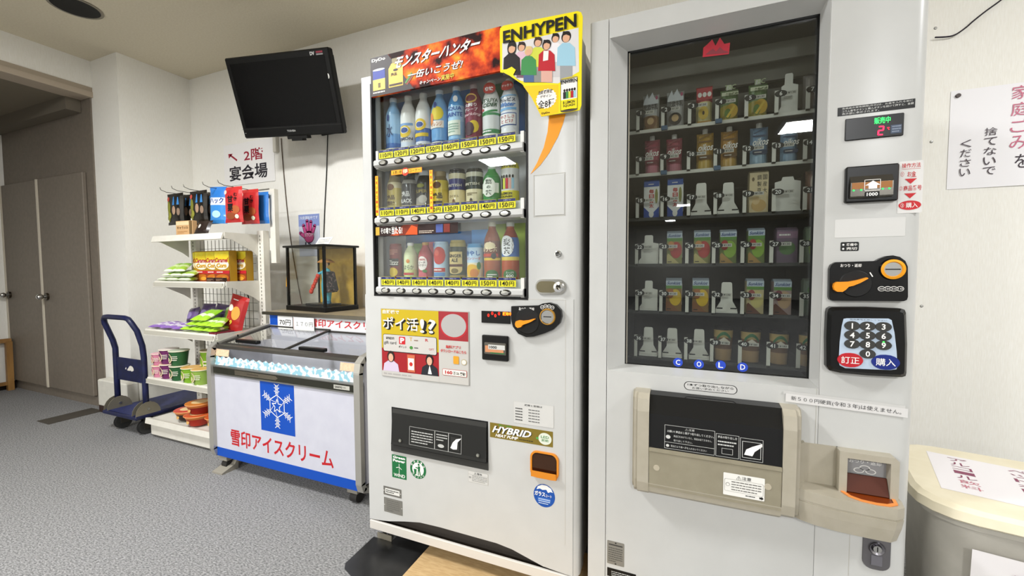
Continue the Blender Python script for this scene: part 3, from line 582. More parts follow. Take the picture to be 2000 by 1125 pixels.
# ---- coin return cup
m = MB(); a = P(1035.6, 879, -.006); b = P(1090.7, 941, -.006); rx0, rx1, rz0, rz1 = a.x, b.x, b.z, a.z; OR = H('d9882a', .35)
def arc_rect(x0, x1, z0, z1, rt, rb):
    w_ = x1 - x0; pts = []
    for cx, cz, t, r in ((x1 - rt, z1 - rt, 0, rt), (x0 + rt, z1 - rt, 1, rt), (x0 + rb, z0 + rb, 2, rb), (x1 - rb, z0 + rb, 3, rb)):
        pts += [(cx + r * math.cos((t + k / 5) * math.pi / 2), cz + r * math.sin((t + k / 5) * math.pi / 2)) for k in range(6)]
    return pts
o1 = arc_rect(rx0, rx1, rz0, rz1, .022, .022); n = len(o1); cxm = (rx0 + rx1) / 2; czm = (rz0 + rz1) / 2
inn = [(cxm + (x - cxm) * .88, czm + (z - czm) * .90) for x, z in o1]
vs_ = [(x, 0, z) for x, z in o1] + [(x, -.007, z) for x, z in o1] + [(x, -.007, z) for x, z in inn] + [(x, -.001, z) for x, z in inn]
m.add(vs_, [(k, (k + 1) % n, (k + 1) % n + n, k + n) for k in range(n)] + [(k + n, (k + 1) % n + n, (k + 1) % n + 2 * n, k + 2 * n) for k in range(n)] + [(k + 2 * n, (k + 1) % n + 2 * n, (k + 1) % n + 3 * n, k + 3 * n) for k in range(n)], OR)
m.add([(x, -.001, z) for x, z in inn], [tuple(range(n))], H('3a1c10', .3)); cr = m.build('coin_return', VM)
m = MB(); m.prism([(-.001, rz0 + .002), (-.016, rz0 + .006), (-.018, rz0 + .026), (-.014, rz0 + .026), (-.001, rz0 + .012)], 'x', rx0 + .006, rx1 - .006, OR); m.build('coin_cup', cr)
m = MB(); m.prism([(-.002, rz0 + .03), (-.006, rz0 + .032), (-.0035, rz1 - .01), (-.002, rz1 - .01)], 'x', rx0 + .008, rx1 - .008, H('3a2416', .2)); m.build('cup_flap', cr)
# door seams and a strip of old clear tape
m = MB(); zt_ = P(1107, 586, 0).z
for a in ((X0 + .03, X1 - .045, zt_ - .0006, zt_ + .0006), (X1 - .0456, X1 - .0444, .2, zt_)): m.box(a[0], a[1], -.0006, 0, a[2], a[3], H('c2beb5'))
m.build('door_seam', VM)

# ================================================================== DRINKS ON SHOW IN THE LEFT MACHINE
CLR = H('dfe6ea', .15, coat=.5)
def drink(k, row, top, kind, label, cat, segs, capcol=None, r=.0325):
    X = DX[k]; z0 = ZR[row]; h = P(DPX[k], top, .06).z - z0
    nm = {'pet': 'drink_bottle', 'can': 'drink_can', 'alu': 'aluminium_bottle'}[kind]
    t = thing(nm, label, cat, (X, YD, z0), 'drink samples in row %s of the left machine' % ('one', 'two', 'three')[row])
    m = MB(); sy = .85
    def col(v):
        for top_, c_ in segs:
            if v <= top_: return H(c_, .28, coat=.3)
        return H(segs[-1][1], .28, coat=.3)
    if kind == 'pet': prof = [(0, .80), (.01, .97), (.05, 1), (.12, 1), (.18, .97), (.24, 1), (.34, 1), (.45, 1), (.55, 1), (.62, 1), (.68, .97), (.74, .88), (.80, .72), (.86, .52), (.90, .42), (.93, .42)]
    elif kind == 'can': prof = [(0, .82), (.02, .95), (.05, 1), (.15, 1), (.25, 1), (.35, 1), (.45, 1), (.55, 1), (.65, 1), (.75, 1), (.85, 1), (.92, 1), (.965, .90), (.98, .90), (1.0, .88)]
    else: prof = [(0, .85), (.02, 1), (.1, 1), (.2, 1), (.3, 1), (.4, 1), (.5, 1), (.6, 1), (.68, .98), (.76, .88), (.83, .72), (.87, .66)]
    ring = []
    cuts = sorted(set([v for v, _ in prof] + [t_ for t_, _ in segs if t_ < prof[-1][0]]))
    def rad(v):
        for (a, ra), (b, rb) in zip(prof, prof[1:]):
            if a <= v <= b: return ra + (rb - ra) * (v - a) / (b - a)
        return prof[-1][1]
    cs = [(rad(v) * r, z0 + h * v, col(v + .001)) for v in cuts]
    if kind == 'can': cs.append((.80 * r, z0 + h * .985, H('c8c8c4', .25, 1))); cs[-2] = (cs[-2][0], cs[-2][1], H('c8c8c4', .25, 1)); cs.append((0, z0 + h * .985, H('c8c8c4', .25, 1)))
    m.lathe([(a, b - 0, c_) for a, b, c_ in cs], (X, YD, 0), n=24, sy=sy)
    face = Cyl(m, X, YD, r, sy, z0, z0 + h)
    if kind != 'can':
        c = MB(); cr_ = r * (.45 if kind == 'pet' else .68); za = z0 + h * (.925 if kind == 'pet' else .865)
        c.lathe([(cr_ * .95, za, H(capcol, .4)), (cr_, za + .003, H(capcol, .4)), (cr_, z0 + h - .002, H(capcol, .4)), (cr_ * .9, z0 + h, H(capcol, .4)), (0, z0 + h, H(capcol, .4))], (X, YD, 0), n=18, sy=.9)
        c.build('cap', t)
    return t, m, face
BK = H('1a1a1e', .5); W_ = H('f0efec', .5)
def fin(t, m): m.build('body', t)
t, m, f = drink(0, 0, 189, 'pet', 'pale blue water bottle marked 水, first in the top row', 'bottle', [(.2, '3a6cb4'), (.36, '6a9ed4'), (.70, '9fc6e6'), (.93, '8ab8de')], 'd8e6f2'); f.text('水', .36, .30, .66, .52, H('1f3a6a'), 2, .01); f.ell(.45, .63, .06, .06, H('2c4a8c'), 2); f.rect(.1, .02, .9, .14, H('3560a4'), 1); f.lines(.2, .04, .8, .12, 2, W_, 2); fin(t, m)
t, m, f = drink(1, 0, 184, 'pet', 'white lemon soda bottle with yellow patch, second in top row', 'bottle', [(.18, 'c9d2e0'), (.36, 'd6d8da'), (.93, 'e2e1dc')], 'e8e6e0'); f.ell(.5, .36, .3, .10, H('d8b82c'), 1); f.ell(.5, .38, .2, .055, W_, 2); f.ell(.5, .38, .17, .045, H('2a4a8c'), 3); f.text('LEMON', .12, .21, .88, .26, H('25305a'), 2, .02); f.text('炭.強め', .12, .02, .88, .10, H('1d2038'), 2, .02); f.rect(.1, .46, .9, .50, H('7aa0cc'), 1); fin(t, m)
t, m, f = drink(2, 0, 179, 'pet', 'white lemon soda bottle with blue lower half, third in top row', 'bottle', [(.16, 'd0d4dc'), (.38, '4a6ca8'), (.93, 'e2e1dc')], 'e8e6e0'); f.ell(.5, .44, .3, .10, H('d8b82c'), 1); f.ell(.5, .44, .2, .055, W_, 2); f.ell(.5, .44, .17, .045, H('2a4a8c'), 3); f.text('炭.強め', .12, .04, .88, .12, H('1d2038'), 2, .02); f.rect(.1, .24, .9, .3, H('d8b82c'), 1); fin(t, m)
t, m, f = drink(3, 0, 173, 'pet', 'blue water bottle with yellow fruit and orange print, fourth in top row', 'bottle', [(.14, '33588f'), (.36, '6aa0d2'), (.93, '7fb0dc')], 'e8eef4'); f.ell(.55, .58, .3, .11, H('d8c22c'), 1); f.ell(.25, .5, .15, .10, H('e08a4a'), 2); f.rect(.15, .34, .85, .46, H('e6dcd0'), 2); f.text('オレンジ', .25, .37, .78, .44, H('c87a3a'), 3, .01); f.ell(.48, .72, .07, .05, H('27408c'), 2); f.lines(.2, .04, .8, .12, 2, W_, 2); fin(t, m)
t, m, f = drink(4, 0, 166, 'pet', 'sky blue sports drink bottle lettered AQUA MAINTE', 'bottle', [(.12, '3f7ec4'), (.40, '8fbfe4'), (.66, 'a4cdea'), (.93, '4f9ad8')], 'e6eef4'); f.text('AQUA', .12, .57, .88, .64, H('1f4f9c'), 2, .02); f.text('MAINTE', .08, .48, .92, .55, H('1f4f9c'), 2, .02); f.rect(.18, .18, .82, .42, H('dfe6d8'), 1); f.ell(.62, .76, .1, .05, W_, 2); f.lines(.25, .22, .75, .38, 4, H('9ab8a8'), 2); fin(t, m)
t, m, f = drink(5, 0, 162, 'pet', 'dark red grape sparkling bottle with gold crest', 'bottle', [(.12, '5a1c34'), (.93, '7d2440')], 'b8a8ac'); f.ell(.5, .74, .28, .075, H('c8a24a'), 1); f.ell(.5, .74, .23, .05, H('6a1c30'), 2); f.text('丸搾り', .24, .60, .76, .66, W_, 2, .01); f.text('グレープ', .2, .53, .8, .585, W_, 2, .01); f.text('Sparkling', .05, .445, .95, .505, H('e8c8cc'), 2, .01, .1); f.ell(.62, .28, .24, .10, H('d8b82c'), 1); f.ell(.42, .25, .24, .11, H('3a1028'), 2); fin(t, m)
t, m, f = drink(6, 0, 155, 'pet', 'white cider bottle with green bands and red round badge', 'bottle', [(.06, 'dfe2e0'), (.13, 'e6e6e2'), (.20, '3a8a54'), (.42, 'dcdedc'), (.46, '3a8a54'), (.93, 'e8e8e4')], 'dfe6e0'); f.text('MITSUYA', .08, .62, .92, .68, H('1c4a2c'), 2, .02); f.text('CIDER', .25, .55, .9, .61, H('1c4a2c'), 2, .03, .1); f.diag(.1, .44, .9, .48, .03, H('2f8a4a'), 1);
f.rect(.12, .50, .3, .53, H('b84a4a'), 2); f.lines(.2, .14, .85, .19, 1, W_, 2); f.ell(.55, .84, .27, .085, H('b8342c'), 3); f.text('爽快', .38, .80, .73, .86, W_, 4, .03); fin(t, m)
t, m, f = drink(7, 0, 151, 'pet', 'white milky soft drink bottle lettered カルピス Water, last in top row', 'bottle', [(.93, 'e4e6ea')], 'e8eaee'); f.text('カルピス', .15, .60, .85, .66, H('222a4a'), 2, .03); f.text('Water', .15, .52, .85, .59, H('3a7ac0'), 2, .03, .1); f.diag(.1, .46, .9, .47, .04, H('7ab0dc'), 1); f.rect(.1, .22, .9, .42, H('3a5a9c'), 1); f.rect(.14, .235, .86, .405, W_, 2); f.text('やさしさ', .2, .33, .8, .385, H('b83a4a'), 3, .01); f.text('とどけ', .25, .255, .75, .315, H('b83a4a'), 3, .01); f.ell(.5, .85, .27, .075, H('b8342c'), 3); f.text('すっきり', .3, .83, .7, .87, W_, 4, .02); f.diag(.1, .68, .9, .69, .02, H('8ab8de'), 1); fin(t, m)
# second row
t, m, f = drink(0, 1, 337, 'alu', 'gold and cream aluminium coffee bottle, first in middle row', 'bottle', [(.6, 'c9b45a'), (.75, 'd8cda4'), (1, '9a8a62')], '8a7a58'); f.ell(.5, .62, .18, .08, H('6a4422'), 1); f.text('絶品', .3, .30, .7, .42, H('4a3418'), 2, .02); f.text('微糖', .3, .16, .7, .27, H('4a3418'), 2, .02); fin(t, m)
t, m, f = drink(1, 1, 336, 'alu', 'black aluminium coffee bottle lettered BLACK', 'bottle', [(.7, '23242a'), (.8, 'a8a6a0'), (1, '3a3a3e')], '4a4a4c'); f.text('絶品', .3, .36, .7, .50, H('c9c8c4'), 2, .02); f.text('BLACK', .2, .2, .8, .3, H('c9c8c4'), 2, .03); f.lines(.25, .05, .75, .15, 2, H('8a8a88'), 2); fin(t, m)
t, m, f = drink(2, 1, 332, 'alu', 'black coffee bottle with grey steam picture', 'bottle', [(.8, '1e1d1e'), (1, '2a2a2c')], 'b8bcc0'); f.ell(.45, .18, .28, .14, H('8a857c'), 1); f.ell(.6, .26, .2, .1, H('a8a49a'), 2); f.text('SUPER', .2, .42, .8, .5, H('9a8a4a'), 2, .02); f.ell(.5, .6, .18, .05, H('8a8a3a'), 2); fin(t, m)
t, m, f = drink(3, 1, 334, 'alu', 'yellow and cream coffee bottle beside the orange strip', 'bottle', [(.5, 'c9b028'), (.75, 'd8c24a'), (1, '7a6a4a')], '8a7a58'); f.ell(.5, .62, .2, .09, H('5a3a20'), 1); f.text('絶品', .3, .26, .75, .42, H('2a2010'), 2, .03); f.rect(.3, .06, .75, .2, H('2a2010'), 1); fin(t, m)
t, m, f = drink(4, 1, 330, 'can', 'navy and cream coffee can in a clear sleeve', 'can', [(.45, 'd8c896'), (.74, '2a2f6a'), (.88, 'cfc8a8'), (1, '2a2c34')]); f.text('BRITISH', .15, .53, .85, .60, H('c8c4b0'), 2, .02); f.text('ロイヤル', .3, .25, .72, .32, H('6a5a3a'), 2, .01); f.ell(.5, .14, .06, .07, H('6a3a20'), 2); fin(t, m)
t, m, f = drink(5, 1, 329, 'can', 'dark green and cream coffee can in a clear sleeve', 'can', [(.45, 'd8cda8'), (.78, '1f2d2a'), (.9, 'cfcdb8'), (1, '2a2c2c')]); f.text('BRITISH', .15, .55, .85, .62, H('c8c4b0'), 2, .02); f.lines(.3, .28, .75, .36, 2, H('6a5a3a'), 2); f.ell(.5, .14, .06, .07, H('4a3a28'), 2); fin(t, m)
t, m, f = drink(6, 1, 323, 'pet', 'green tea bottle with white label reading 葉の茶', 'bottle', [(.1, '3a5a2a'), (.72, '3c8a4c'), (.93, '4a9a54')], 'c8d4c8'); f.rect(.05, .30, .95, .55, H('e2e6da'), 1); f.ell(.5, .44, .3, .24, H('e8eade'), 2); f.text('葉', .36, .52, .64, .64, H('1c3a24'), 3, .02); f.text('の', .42, .41, .58, .48, H('1c3a24'), 3, .02); f.text('茶', .36, .24, .64, .37, H('1c3a24'), 3, .02); f.rect(.2, .03, .8, .1, H('a8a04a'), 2); fin(t, m)
t, m, f = drink(7, 1, 318, 'can', 'yellow and white lemon squash can, last in middle row', 'can', [(.32, 'd8cc28'), (.86, 'd8d8d4'), (1, 'd0c428')]); f.text('HYPEN', .2, .88, .85, .94, BK, 2, .02); f.text('B LEMON', .15, .22, .7, .28, BK, 2, .03); f.text('SQUASH', .15, .14, .7, .2, BK, 2, .03)
for i, c_ in enumerate(('2a2224', 'cdd24a', 'b8202c', 'd8a898', '9cc6d8')): f.rect(.2 + i * .12, .36, .3 + i * .12, .62, H(c_), 1 + i % 2); f.ell(.25 + i * .12, .66, .04, .04, HR, 3)
fin(t, m)
# third row
t, m, f = drink(0, 2, 476, 'can', 'slim dark red soda can with yellow splash, first in bottom row', 'can', [(1, '7a2a2a')], r=.026); f.ell(.5, .24, .3, .12, H('d8b82c'), 1); f.rect(.15, .4, .85, .6, H('2a2426'), 1); f.text('Zizzz', .2, .43, .85, .56, H('d8d4cc'), 2, .02, .1); f.lines(.2, .7, .8, .85, 3, H('c88a7a'), 1); fin(t, m)
t, m, f = drink(1, 2, 474, 'pet', 'cloudy pale green juice bottle with white cap', 'bottle', [(.12, '8fa84a'), (.3, 'c8d48a'), (.93, 'd4dcae')], 'e8e8e4', r=.028); f.text('きよらか', .15, .30, .85, .42, H('3a3a2a'), 2, .01); f.rect(.15, .16, .85, .22, H('b83a3a'), 1); f.ell(.55, .52, .1, .05, H('c87a2a'), 1); fin(t, m)
t, m, f = drink(2, 2, 473, 'pet', 'red peach nectar bottle with white round label', 'bottle', [(.93, 'a83a44')], 'b8843c', r=.029); f.ell(.5, .46, .28, .18, H('e6dcd4'), 1); f.text('100%', .32, .53, .68, .58, H('b8343c'), 2, .02); f.text('ピーチ', .32, .45, .68, .51, H('3a2a2a'), 2, .01); f.text('ネクター', .28, .38, .72, .44, H('3a2a2a'), 2, .01); f.ell(.5, .14, .25, .11, H('c85a6a'), 2); f.ell(.65, .26, .12, .04, H('4a7a3a'), 3); fin(t, m)
t, m, f = drink(3, 2, 472, 'can', 'pale blue apple juice can with big red apple', 'can', [(1, 'b4cde0')], r=.03); f.ell(.55, .65, .33, .22, H('b8302c'), 1); f.ell(.45, .72, .12, .08, H('d0584a'), 2); f.rect(.25, .24, .85, .34, H('b8342c'), 2); f.lines(.28, .26, .82, .32, 1, W_, 3); f.rect(.25, .14, .85, .22, H('4a86c0'), 2); f.text('つ', .08, .42, .18, .5, H('3a5a8a'), 2); f.text('り', .08, .32, .18, .4, H('3a5a8a'), 2); f.ell(.2, .92, .12, .07, H('2a5aa8'), 2); fin(t, m)
t, m, f = drink(4, 2, 469, 'can', 'dark green and gold ginger ale can', 'can', [(.10, '2a3a2a'), (.16, '8a7a4a'), (.2, '2a3a2a'), (.84, '24352a'), (1, 'a89858')], r=.0315); f.rect(.15, .28, .85, .72, H('c9b47a'), 1); f.ell(.5, .28, .35, .10, H('c9b47a'), 1); f.text('GINGER', .18, .58, .82, .66, BK, 2, .03); f.text('ALE', .34, .47, .66, .56, BK, 2, .03); f.rect(.1, .36, .9, .42, H('4a2420'), 2); f.ell(.5, .26, .18, .06, H('6a5a2a'), 2); fin(t, m)
t, m, f = drink(5, 2, 476, 'can', 'blue and white pineapple soda can lettered 冷やし', 'can', [(.5, 'e2d8b8'), (.9, 'b8d4e8'), (1, '4a9ad0')], r=.0305); f.text('冷やし', .12, .68, .88, .82, H('2a62a8'), 2, .03); f.text('パインソーダ', .1, .57, .9, .65, H('b84a4a'), 2, .02); f.ell(.5, .28, .36, .18, H('dcae2c'), 1); f.ell(.6, .22, .2, .12, H('c87a2a'), 2); f.ell(.82, .42, .1, .1, H('3a7a3a'), 3); fin(t, m)
t, m, f = drink(6, 2, 433, 'pet', 'amber tea bottle with dark brown picture label', 'bottle', [(.36, '9a4a1c'), (.40, 'd8b82c'), (.68, '6a2c14'), (.93, '8a3c18')], 'd8d4c4', r=.031); f.ell(.5, .60, .28, .06, H('d8c8a0'), 1); f.text('ほうじ茶', .15, .5, .85, .58, H('f0e0b8'), 2, .02); f.rect(.1, .42, .9, .47, H('b8341c'), 1); f.ell(.7, .43, .12, .05, BK, 2); f.ell(.62, .11, .3, .09, H('2f6a2c'), 2); f.lines(.42, .07, .82, .14, 2, W_, 3); fin(t, m)
t, m, f = drink(7, 2, 433, 'pet', 'barley tea bottle with blue label reading 麦茶 and green leaf', 'bottle', [(.36, 'a8481c'), (.42, 'd8c04a'), (.74, '3f6cb0'), (.86, '8a3418'), (.93, '9a4420')], 'd8d8d0', r=.032); f.ell(.45, .60, .32, .17, H('e6e8e8'), 1); f.text('麦', .32, .60, .62, .72, BK, 2, .03); f.text('茶', .32, .46, .62, .58, BK, 2, .03); 
for i, ch in enumerate('おいしい'): f.text(ch, .68, .66 - i * .06, .78, .71 - i * .06, BK, 2, .01)
f.ell(.6, .12, .3, .09, H('2f6a2c'), 2); f.text('600', .45, .08, .75, .13, W_, 3, .02); f.text('たっぷり', .45, .14, .75, .175, W_, 3, .01); fin(t, m)

# ================================================================== RIGHT: GLASS FRONT MACHINE
RM = thing('glass_front_vending_machine', 'white refrigerated vending machine with dark tinted glass front and keypad', 'vending machine', (.13, .38, 0))
A0, A1, AT = -.261, .526, 1.832
m = MB(); m.box(A0 + .004, A1 - .03, .50, .80, .02, AT - .003, WHITE); m.box(A0 + .004, -.2, .05, .5, .02, AT - .003, WHITE); m.box(.37, A1 - .03, .05, .5, .02, AT - .003, WHITE)
m.box(-.2, .37, .05, .5, 1.80, AT - .003, WHITE); m.box(-.2, .37, .05, .5, .02, .70, WHITE); m.build('cabinet', RM)
m = MB(); m.prism([(A0, .05), (A0, .005), (A0 + .005, 0), (-.2065, 0), (-.2065, .05)], 'z', .02, AT, WHITE); m.build('hinge_post', RM)
# door: recessed tapering frame round the glass, rounded right edge
D0 = -.2048; RX0, RX1, RZ0, RZ1 = -.2030, .3315, .788, 1.776; GX0, GX1, GZ0, GZ1, GY = -.159, .325, .798, 1.757, .060
m = MB()
m.box(D0, RX0, 0, .06, RZ0, RZ1, WHITE); m.box(D0, .3335, 0, .06, RZ1, AT, WHITE)
m.prism([(RX1 + .002, .06), (RX1 + .002, .001), (RX1 + .004, 0)] + rc(A1 - .03, .03, .03, -90, 0, 8) + [(A1, .06)], 'z', .02, AT, WHITE, True)
m.box(RX1, RX1 + .002, .0015, .06, RZ0, RZ1, WHITE)
m.box(D0, RX1 + .001, 0, .06, .02, RZ0, WHITE)
m.build('door', RM)
m = MB(); fr = [(RX0, 0, RZ0), (RX1, 0, RZ0), (RX1, 0, RZ1), (RX0, 0, RZ1)]; gr = [(GX0, GY, GZ0), (GX1, GY, GZ0), (GX1, GY, GZ1), (GX0, GY, GZ1)]
m.add(fr + gr, [(k, (k + 1) % 4, (k + 1) % 4 + 4, k + 4) for k in range(4)], WHITE); m.build('window_reveal', RM)
m = MB(); g = .006
for a in ((GX0 - .003, GX0 + .004, GZ0, GZ1), (GX1 - .003, GX1 + .003, GZ0, GZ1), (GX0, GX1, GZ1 - .005, GZ1 + .002), (GX0, GX1, GZ0 - .002, GZ0 + .002)): m.box(a[0], a[1], GY + .001, GY + .012, a[2], a[3], BLACKM)
m.box(GX0 + .004, GX0 + .007, GY + .001, GY + .010, GZ0, GZ1, H('a8a397', .3, .6)); m.build('window_gasket', RM)
MB().box(GX0 + .003, GX1 - .003, GY + .003, GY + .006, GZ0, GZ1, GLASS2).build('window_pane', RM)
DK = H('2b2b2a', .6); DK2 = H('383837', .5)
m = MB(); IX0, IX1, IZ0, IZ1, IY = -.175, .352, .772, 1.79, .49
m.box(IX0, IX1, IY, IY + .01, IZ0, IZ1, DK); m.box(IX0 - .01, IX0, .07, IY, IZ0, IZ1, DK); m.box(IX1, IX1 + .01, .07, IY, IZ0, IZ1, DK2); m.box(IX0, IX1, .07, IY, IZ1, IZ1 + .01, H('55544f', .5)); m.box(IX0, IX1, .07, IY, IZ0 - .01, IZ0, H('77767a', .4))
m.build('chamber', RM)
m = MB(); m.box(IX0, IX1, .20, .215, 1.66, 1.72, H('6d6a62', .5)); m.box(IX0, IX1, .16, .17, 1.70, 1.75, H('77746c', .5)); m.box(IX0, IX1, .24, .25, 1.58, 1.65, H('6a675f', .5)); m.build('air_duct', RM)
YS = .125
ROWZ = [1.541, 1.404, 1.264, 1.117, .966, .817]
for k, z in enumerate(ROWZ):
    m = MB(); m.box(IX0, IX1, YS + .004, .47, z - .012, z - .006, DK)
    m.box(IX0, IX1, YS, YS + .006, z - .014, z - .004, H('c8c6bc', .35) if k < 2 else H('3a3a38', .5)); m.build('product_tray', RM)
# number tags: strip + black oval + price
ZB = {0: (1200, 120), 1: (1200, 120), 2: (1200, 320), 3: (1200, 320), 4: (1200, 520), 5: (1200, 520)}
def zp(row, a, b, Y): return P(ZB[row][0] + a * .2, ZB[row][1] + b * .2, Y)
TAGX = [(215, 458, 718, 985, 1270, 1563, 1868), (215, 455, 715, 978, 1262, 1550, 1855), (208, 448, 706, 966, 1250, 1535, 1838), (205, 443, 698, 960, 1242, 1524, 1820), (202, 436, 690, 948, 1228, 1510, 1806), (196, 432, 686, 940, 1216, 1495, 1788)]
TAGY = [((478, 640), (443, 627), (412, 576), (375, 540), (335, 500), (290, 460), (245, 415)), ((930, 1070), (905, 1050), (880, 1035), (855, 1010), (825, 985), (790, 950), (760, 920)), ((330, 520), (315, 500), (300, 490), (285, 480), (265, 465), (245, 445), (225, 430)),
        ((785, 965), (780, 970), (770, 965), (765, 960), (760, 960), (750, 955), (740, 945)), ((230, 415), (235, 425), (240, 435), (245, 440), (250, 450), (250, 460), (255, 465)), ((665, 855), (668, 875), (690, 890), (710, 910), (730, 930), (745, 950), (765, 975))]
TGW = H('d0cec4', .4)
for r_ in range(6):
    zt_ = sum(zp(r_, TAGX[r_][k], TAGY[r_][k][0], YS - .006).z for k in range(7)) / 7; zb_ = sum(zp(r_, TAGX[r_][k], TAGY[r_][k][1], YS - .006).z for k in range(7)) / 7
    zb_ = min(zb_, ROWZ[r_] - .004)
    for k in range(7):
        n_ = r_ * 7 + k + 1; x = zp(r_, TAGX[r_][k], 500, YS - .006).x; wt = .0095
        m = MB(); m.box(x, x + wt, YS - .006, YS - .002, zb_ - .004, zt_, TGW); m.box(x, x + wt, YS - .006, YS + .002, zb_ - .004, zb_, TGW)
        zc = zt_ - .010; f = FB(m, x - .001, x + .029, zc - .009, zc + .009, YS - .0085); f.ell(.5, .5, .5, .5, H('191918'), -1); f.textk(str(n_), .5, .5, .62, H('f4f3ee', .5), 0, .015, .8)
        m.box(x + .004, x + .024, YS - .0078, YS - .006, zc - .007, zc + .007, H('191918'))
        f = FB(m, x + .029, x + .053, zc - .005, zc + .005, YS - .0070); m.box(x + .024, x + .053, YS - .0070, YS - .006, zc - .005, zc + .005, H('c2c0b6', .5))
        f.text('¥' + ('130' if r_ < 5 else '180'), .08, .2, .85, .8, TXK, 0, .01)
        m.build('slot_tag', RM)
for (r_, ax) in ((0, 475), (0, 1000), (1, 475), (1, 995)):
    x = zp(r_, ax, 500, YS).x; m = MB(); m.bbox(x - .004, x + .014, YS - .010, YS - .001, ROWZ[r_] - .014, ROWZ[r_] - .001, H('3a5a78', .4), .001); m.build('blue_clip', RM)
# white plastic pushers standing in the empty lanes
PW = H('d9d7ce', .45)
def pusher(row, x0, y0, x1, y1, kind):
    a = zp(row, x0, y0, YS + .02); b = zp(row, x1, y1, YS + .02); zb = ROWZ[row] - .005; w_ = b.x - a.x; h = a.z - zb; Y = YS + .02; m = MB()
    if kind == 'bell': pts = [(0, 0), (0, .12), (.06, .2), (.22, .38), (.26, .96), (.32, 1), (.68, 1), (.74, .96), (.78, .38), (.94, .2), (1, .12), (1, 0)]
    elif kind == 'square': pts = [(0, 0), (0, .86), (.25, .90), (.3, 1), (.7, 1), (.75, .90), (1, .86), (1, 0)]
    else: pts = [(0, 0), (0, .12), (.12, .22), (.12, .70), (.28, .74), (.3, .98), (.36, 1), (.66, 1), (.72, .96), (.72, .74), (1, .70), (1, 0)]
    m.prism([(a.x + u * w_, zb + v * h) for u, v in pts], 'y', Y, Y + .004, PW)
    m.box(a.x, b.x, Y - .008, Y + .05, zb, zb + .006, PW)
    f = FB(m, a.x, b.x, zb, zb + h, Y)
    if kind == 'bell': f.rect(.03, .13, .32, .17, BLACKM, 0); f.rect(.68, .13, .97, .17, BLACKM, 0)
    if kind == 'step': f.lines(.25, .38, .7, .46, 2, H('a8a6a0'), 0)
    m.build('lane_pusher', RM)
for a in ((0, 1615, 130, 1790, 415, 'step'), (2, 750, 195, 945, 460, 'bell'), (2, 1010, 190, 1215, 450, 'bell'), (2, 1570, 135, 1815, 395, 'square'), (3, 240, 700, 430, 940, 'step'), (4, 250, 140, 420, 385, 'step'), (4, 995, 155, 1200, 410, 'bell'), (5, 245, 590, 420, 845, 'bell'), (5, 470, 600, 660, 860, 'bell'), (5, 730, 610, 925, 875, 'bell')): pusher(*a)

# ---- products in the lanes
GP = 'chilled products behind the tinted glass'
def prod(row, x0, y0, x1, y1, nm, label, cat, Y=.15, dep=.045):
    a = zp(row, x0, y0, Y); b = zp(row, x1, y1, Y); zb = ROWZ[row] - .005
    t = thing(nm, label, cat, ((a.x + b.x) / 2, Y + dep / 2, zb), GP)
    return t, a.x, b.x, zb, a.z, Y, dep
def carton(a, base, deco, top=None):
    t, x0, x1, z0, z1, Y, dp = prod(*a); m = MB(); c = H(base, .4)
    zs = z1 - .008; m.box(x0, x1, Y, Y + dp, z0, zs, c)
    m.prism([(Y, zs), (Y + dp, zs), (Y + dp * .65, z1), (Y + dp * .35, z1)], 'x', x0, x1, H(top or base, .4))
    f = FB(m, x0, x1, z0, zs, Y); deco(f); m.build('carton', t)
    s_ = MB(); s_.box(x1, x1 + .0012, Y + .012, Y + .016, z0 + .02, zs - .01, H('d8d6d0', .3)); s_.build('straw', t)
def pouch(a, cols, deco, cap=False):
    t, x0, x1, z0, z1, Y, dp = prod(*a); w_ = x1 - x0; h = z1 - z0; m = MB()
    m.xf = Matrix.Translation(((x0 + x1) / 2, Y + dp / 2, z0)); 
    def mt(u, v):
        for tv, c_ in cols:
            if v <= tv: return H(c_, .3)
        return H(cols[-1][1], .3)
    m.pillow(w_, h, dp, mt, 8, 12, True); m.xf = None
    f = FB(m, x0, x1, z0, z1, Y - .0015); deco(f); m.build('pouch', t)
    if cap:
        c = MB(); c.cyl(((x0 + x1) / 2, Y + dp / 2, z1 - .002), ((x0 + x1) / 2, Y + dp / 2, z1 + .012), .008, H('d8d6d0', .4), n=12); c.build('spout', t)
DG = H('2a2a28'); WS = H('e4e2da', .5)
def d_cookie(brown): 
    def d(f): f.poly([(.1, .8), (.3, .98), (.38, .84), (.6, 1.0), (.72, .86), (.95, .8), (.95, .7), (.05, .7)], H('cfd2d6'), 0); f.text('北欧牛乳', .12, .55, .92, .70, DG, 1, .02); f.ell(.5, .25, .36, .16, H(brown), 1); f.ell(.5, .27, .2, .09, H('c8a878'), 2); f.ell(.85, .85, .07, .05, H('a84a6a'), 1)
    return d
pouch((0, 275, 320, 435, 590, 'snack_pouch', 'white snack pouch with tan biscuits at the top left lane', 'pouch'), [(.42, '9a7a52'), (1, 'b8b8b6')], d_cookie('7a5430'))
pouch((0, 510, 285, 680, 560, 'snack_pouch', 'white snack pouch with dark biscuit beside the red topped pouch', 'pouch'), [(1, 'b8b8b6')], d_cookie('3a322e'))
def d(f): f.rect(.05, .62, .95, .9, H('b03a42'), 0); [f.ell(.22 + i * .28, .74, .12, .06, WS, 1) for i in range(3)]; f.ell(.45, .3, .3, .16, H('d8b84a'), 0); f.ell(.45, .3, .07, .05, H('4a3420'), 1); f.rect(.1, .03, .9, .1, H('b8882a'), 0)
pouch((0, 800, 235, 960, 525, 'snack_pouch', 'red topped yellow snack pouch in lane 3', 'pouch'), [(.6, 'cfc48a'), (1, 'b03a42')], d)
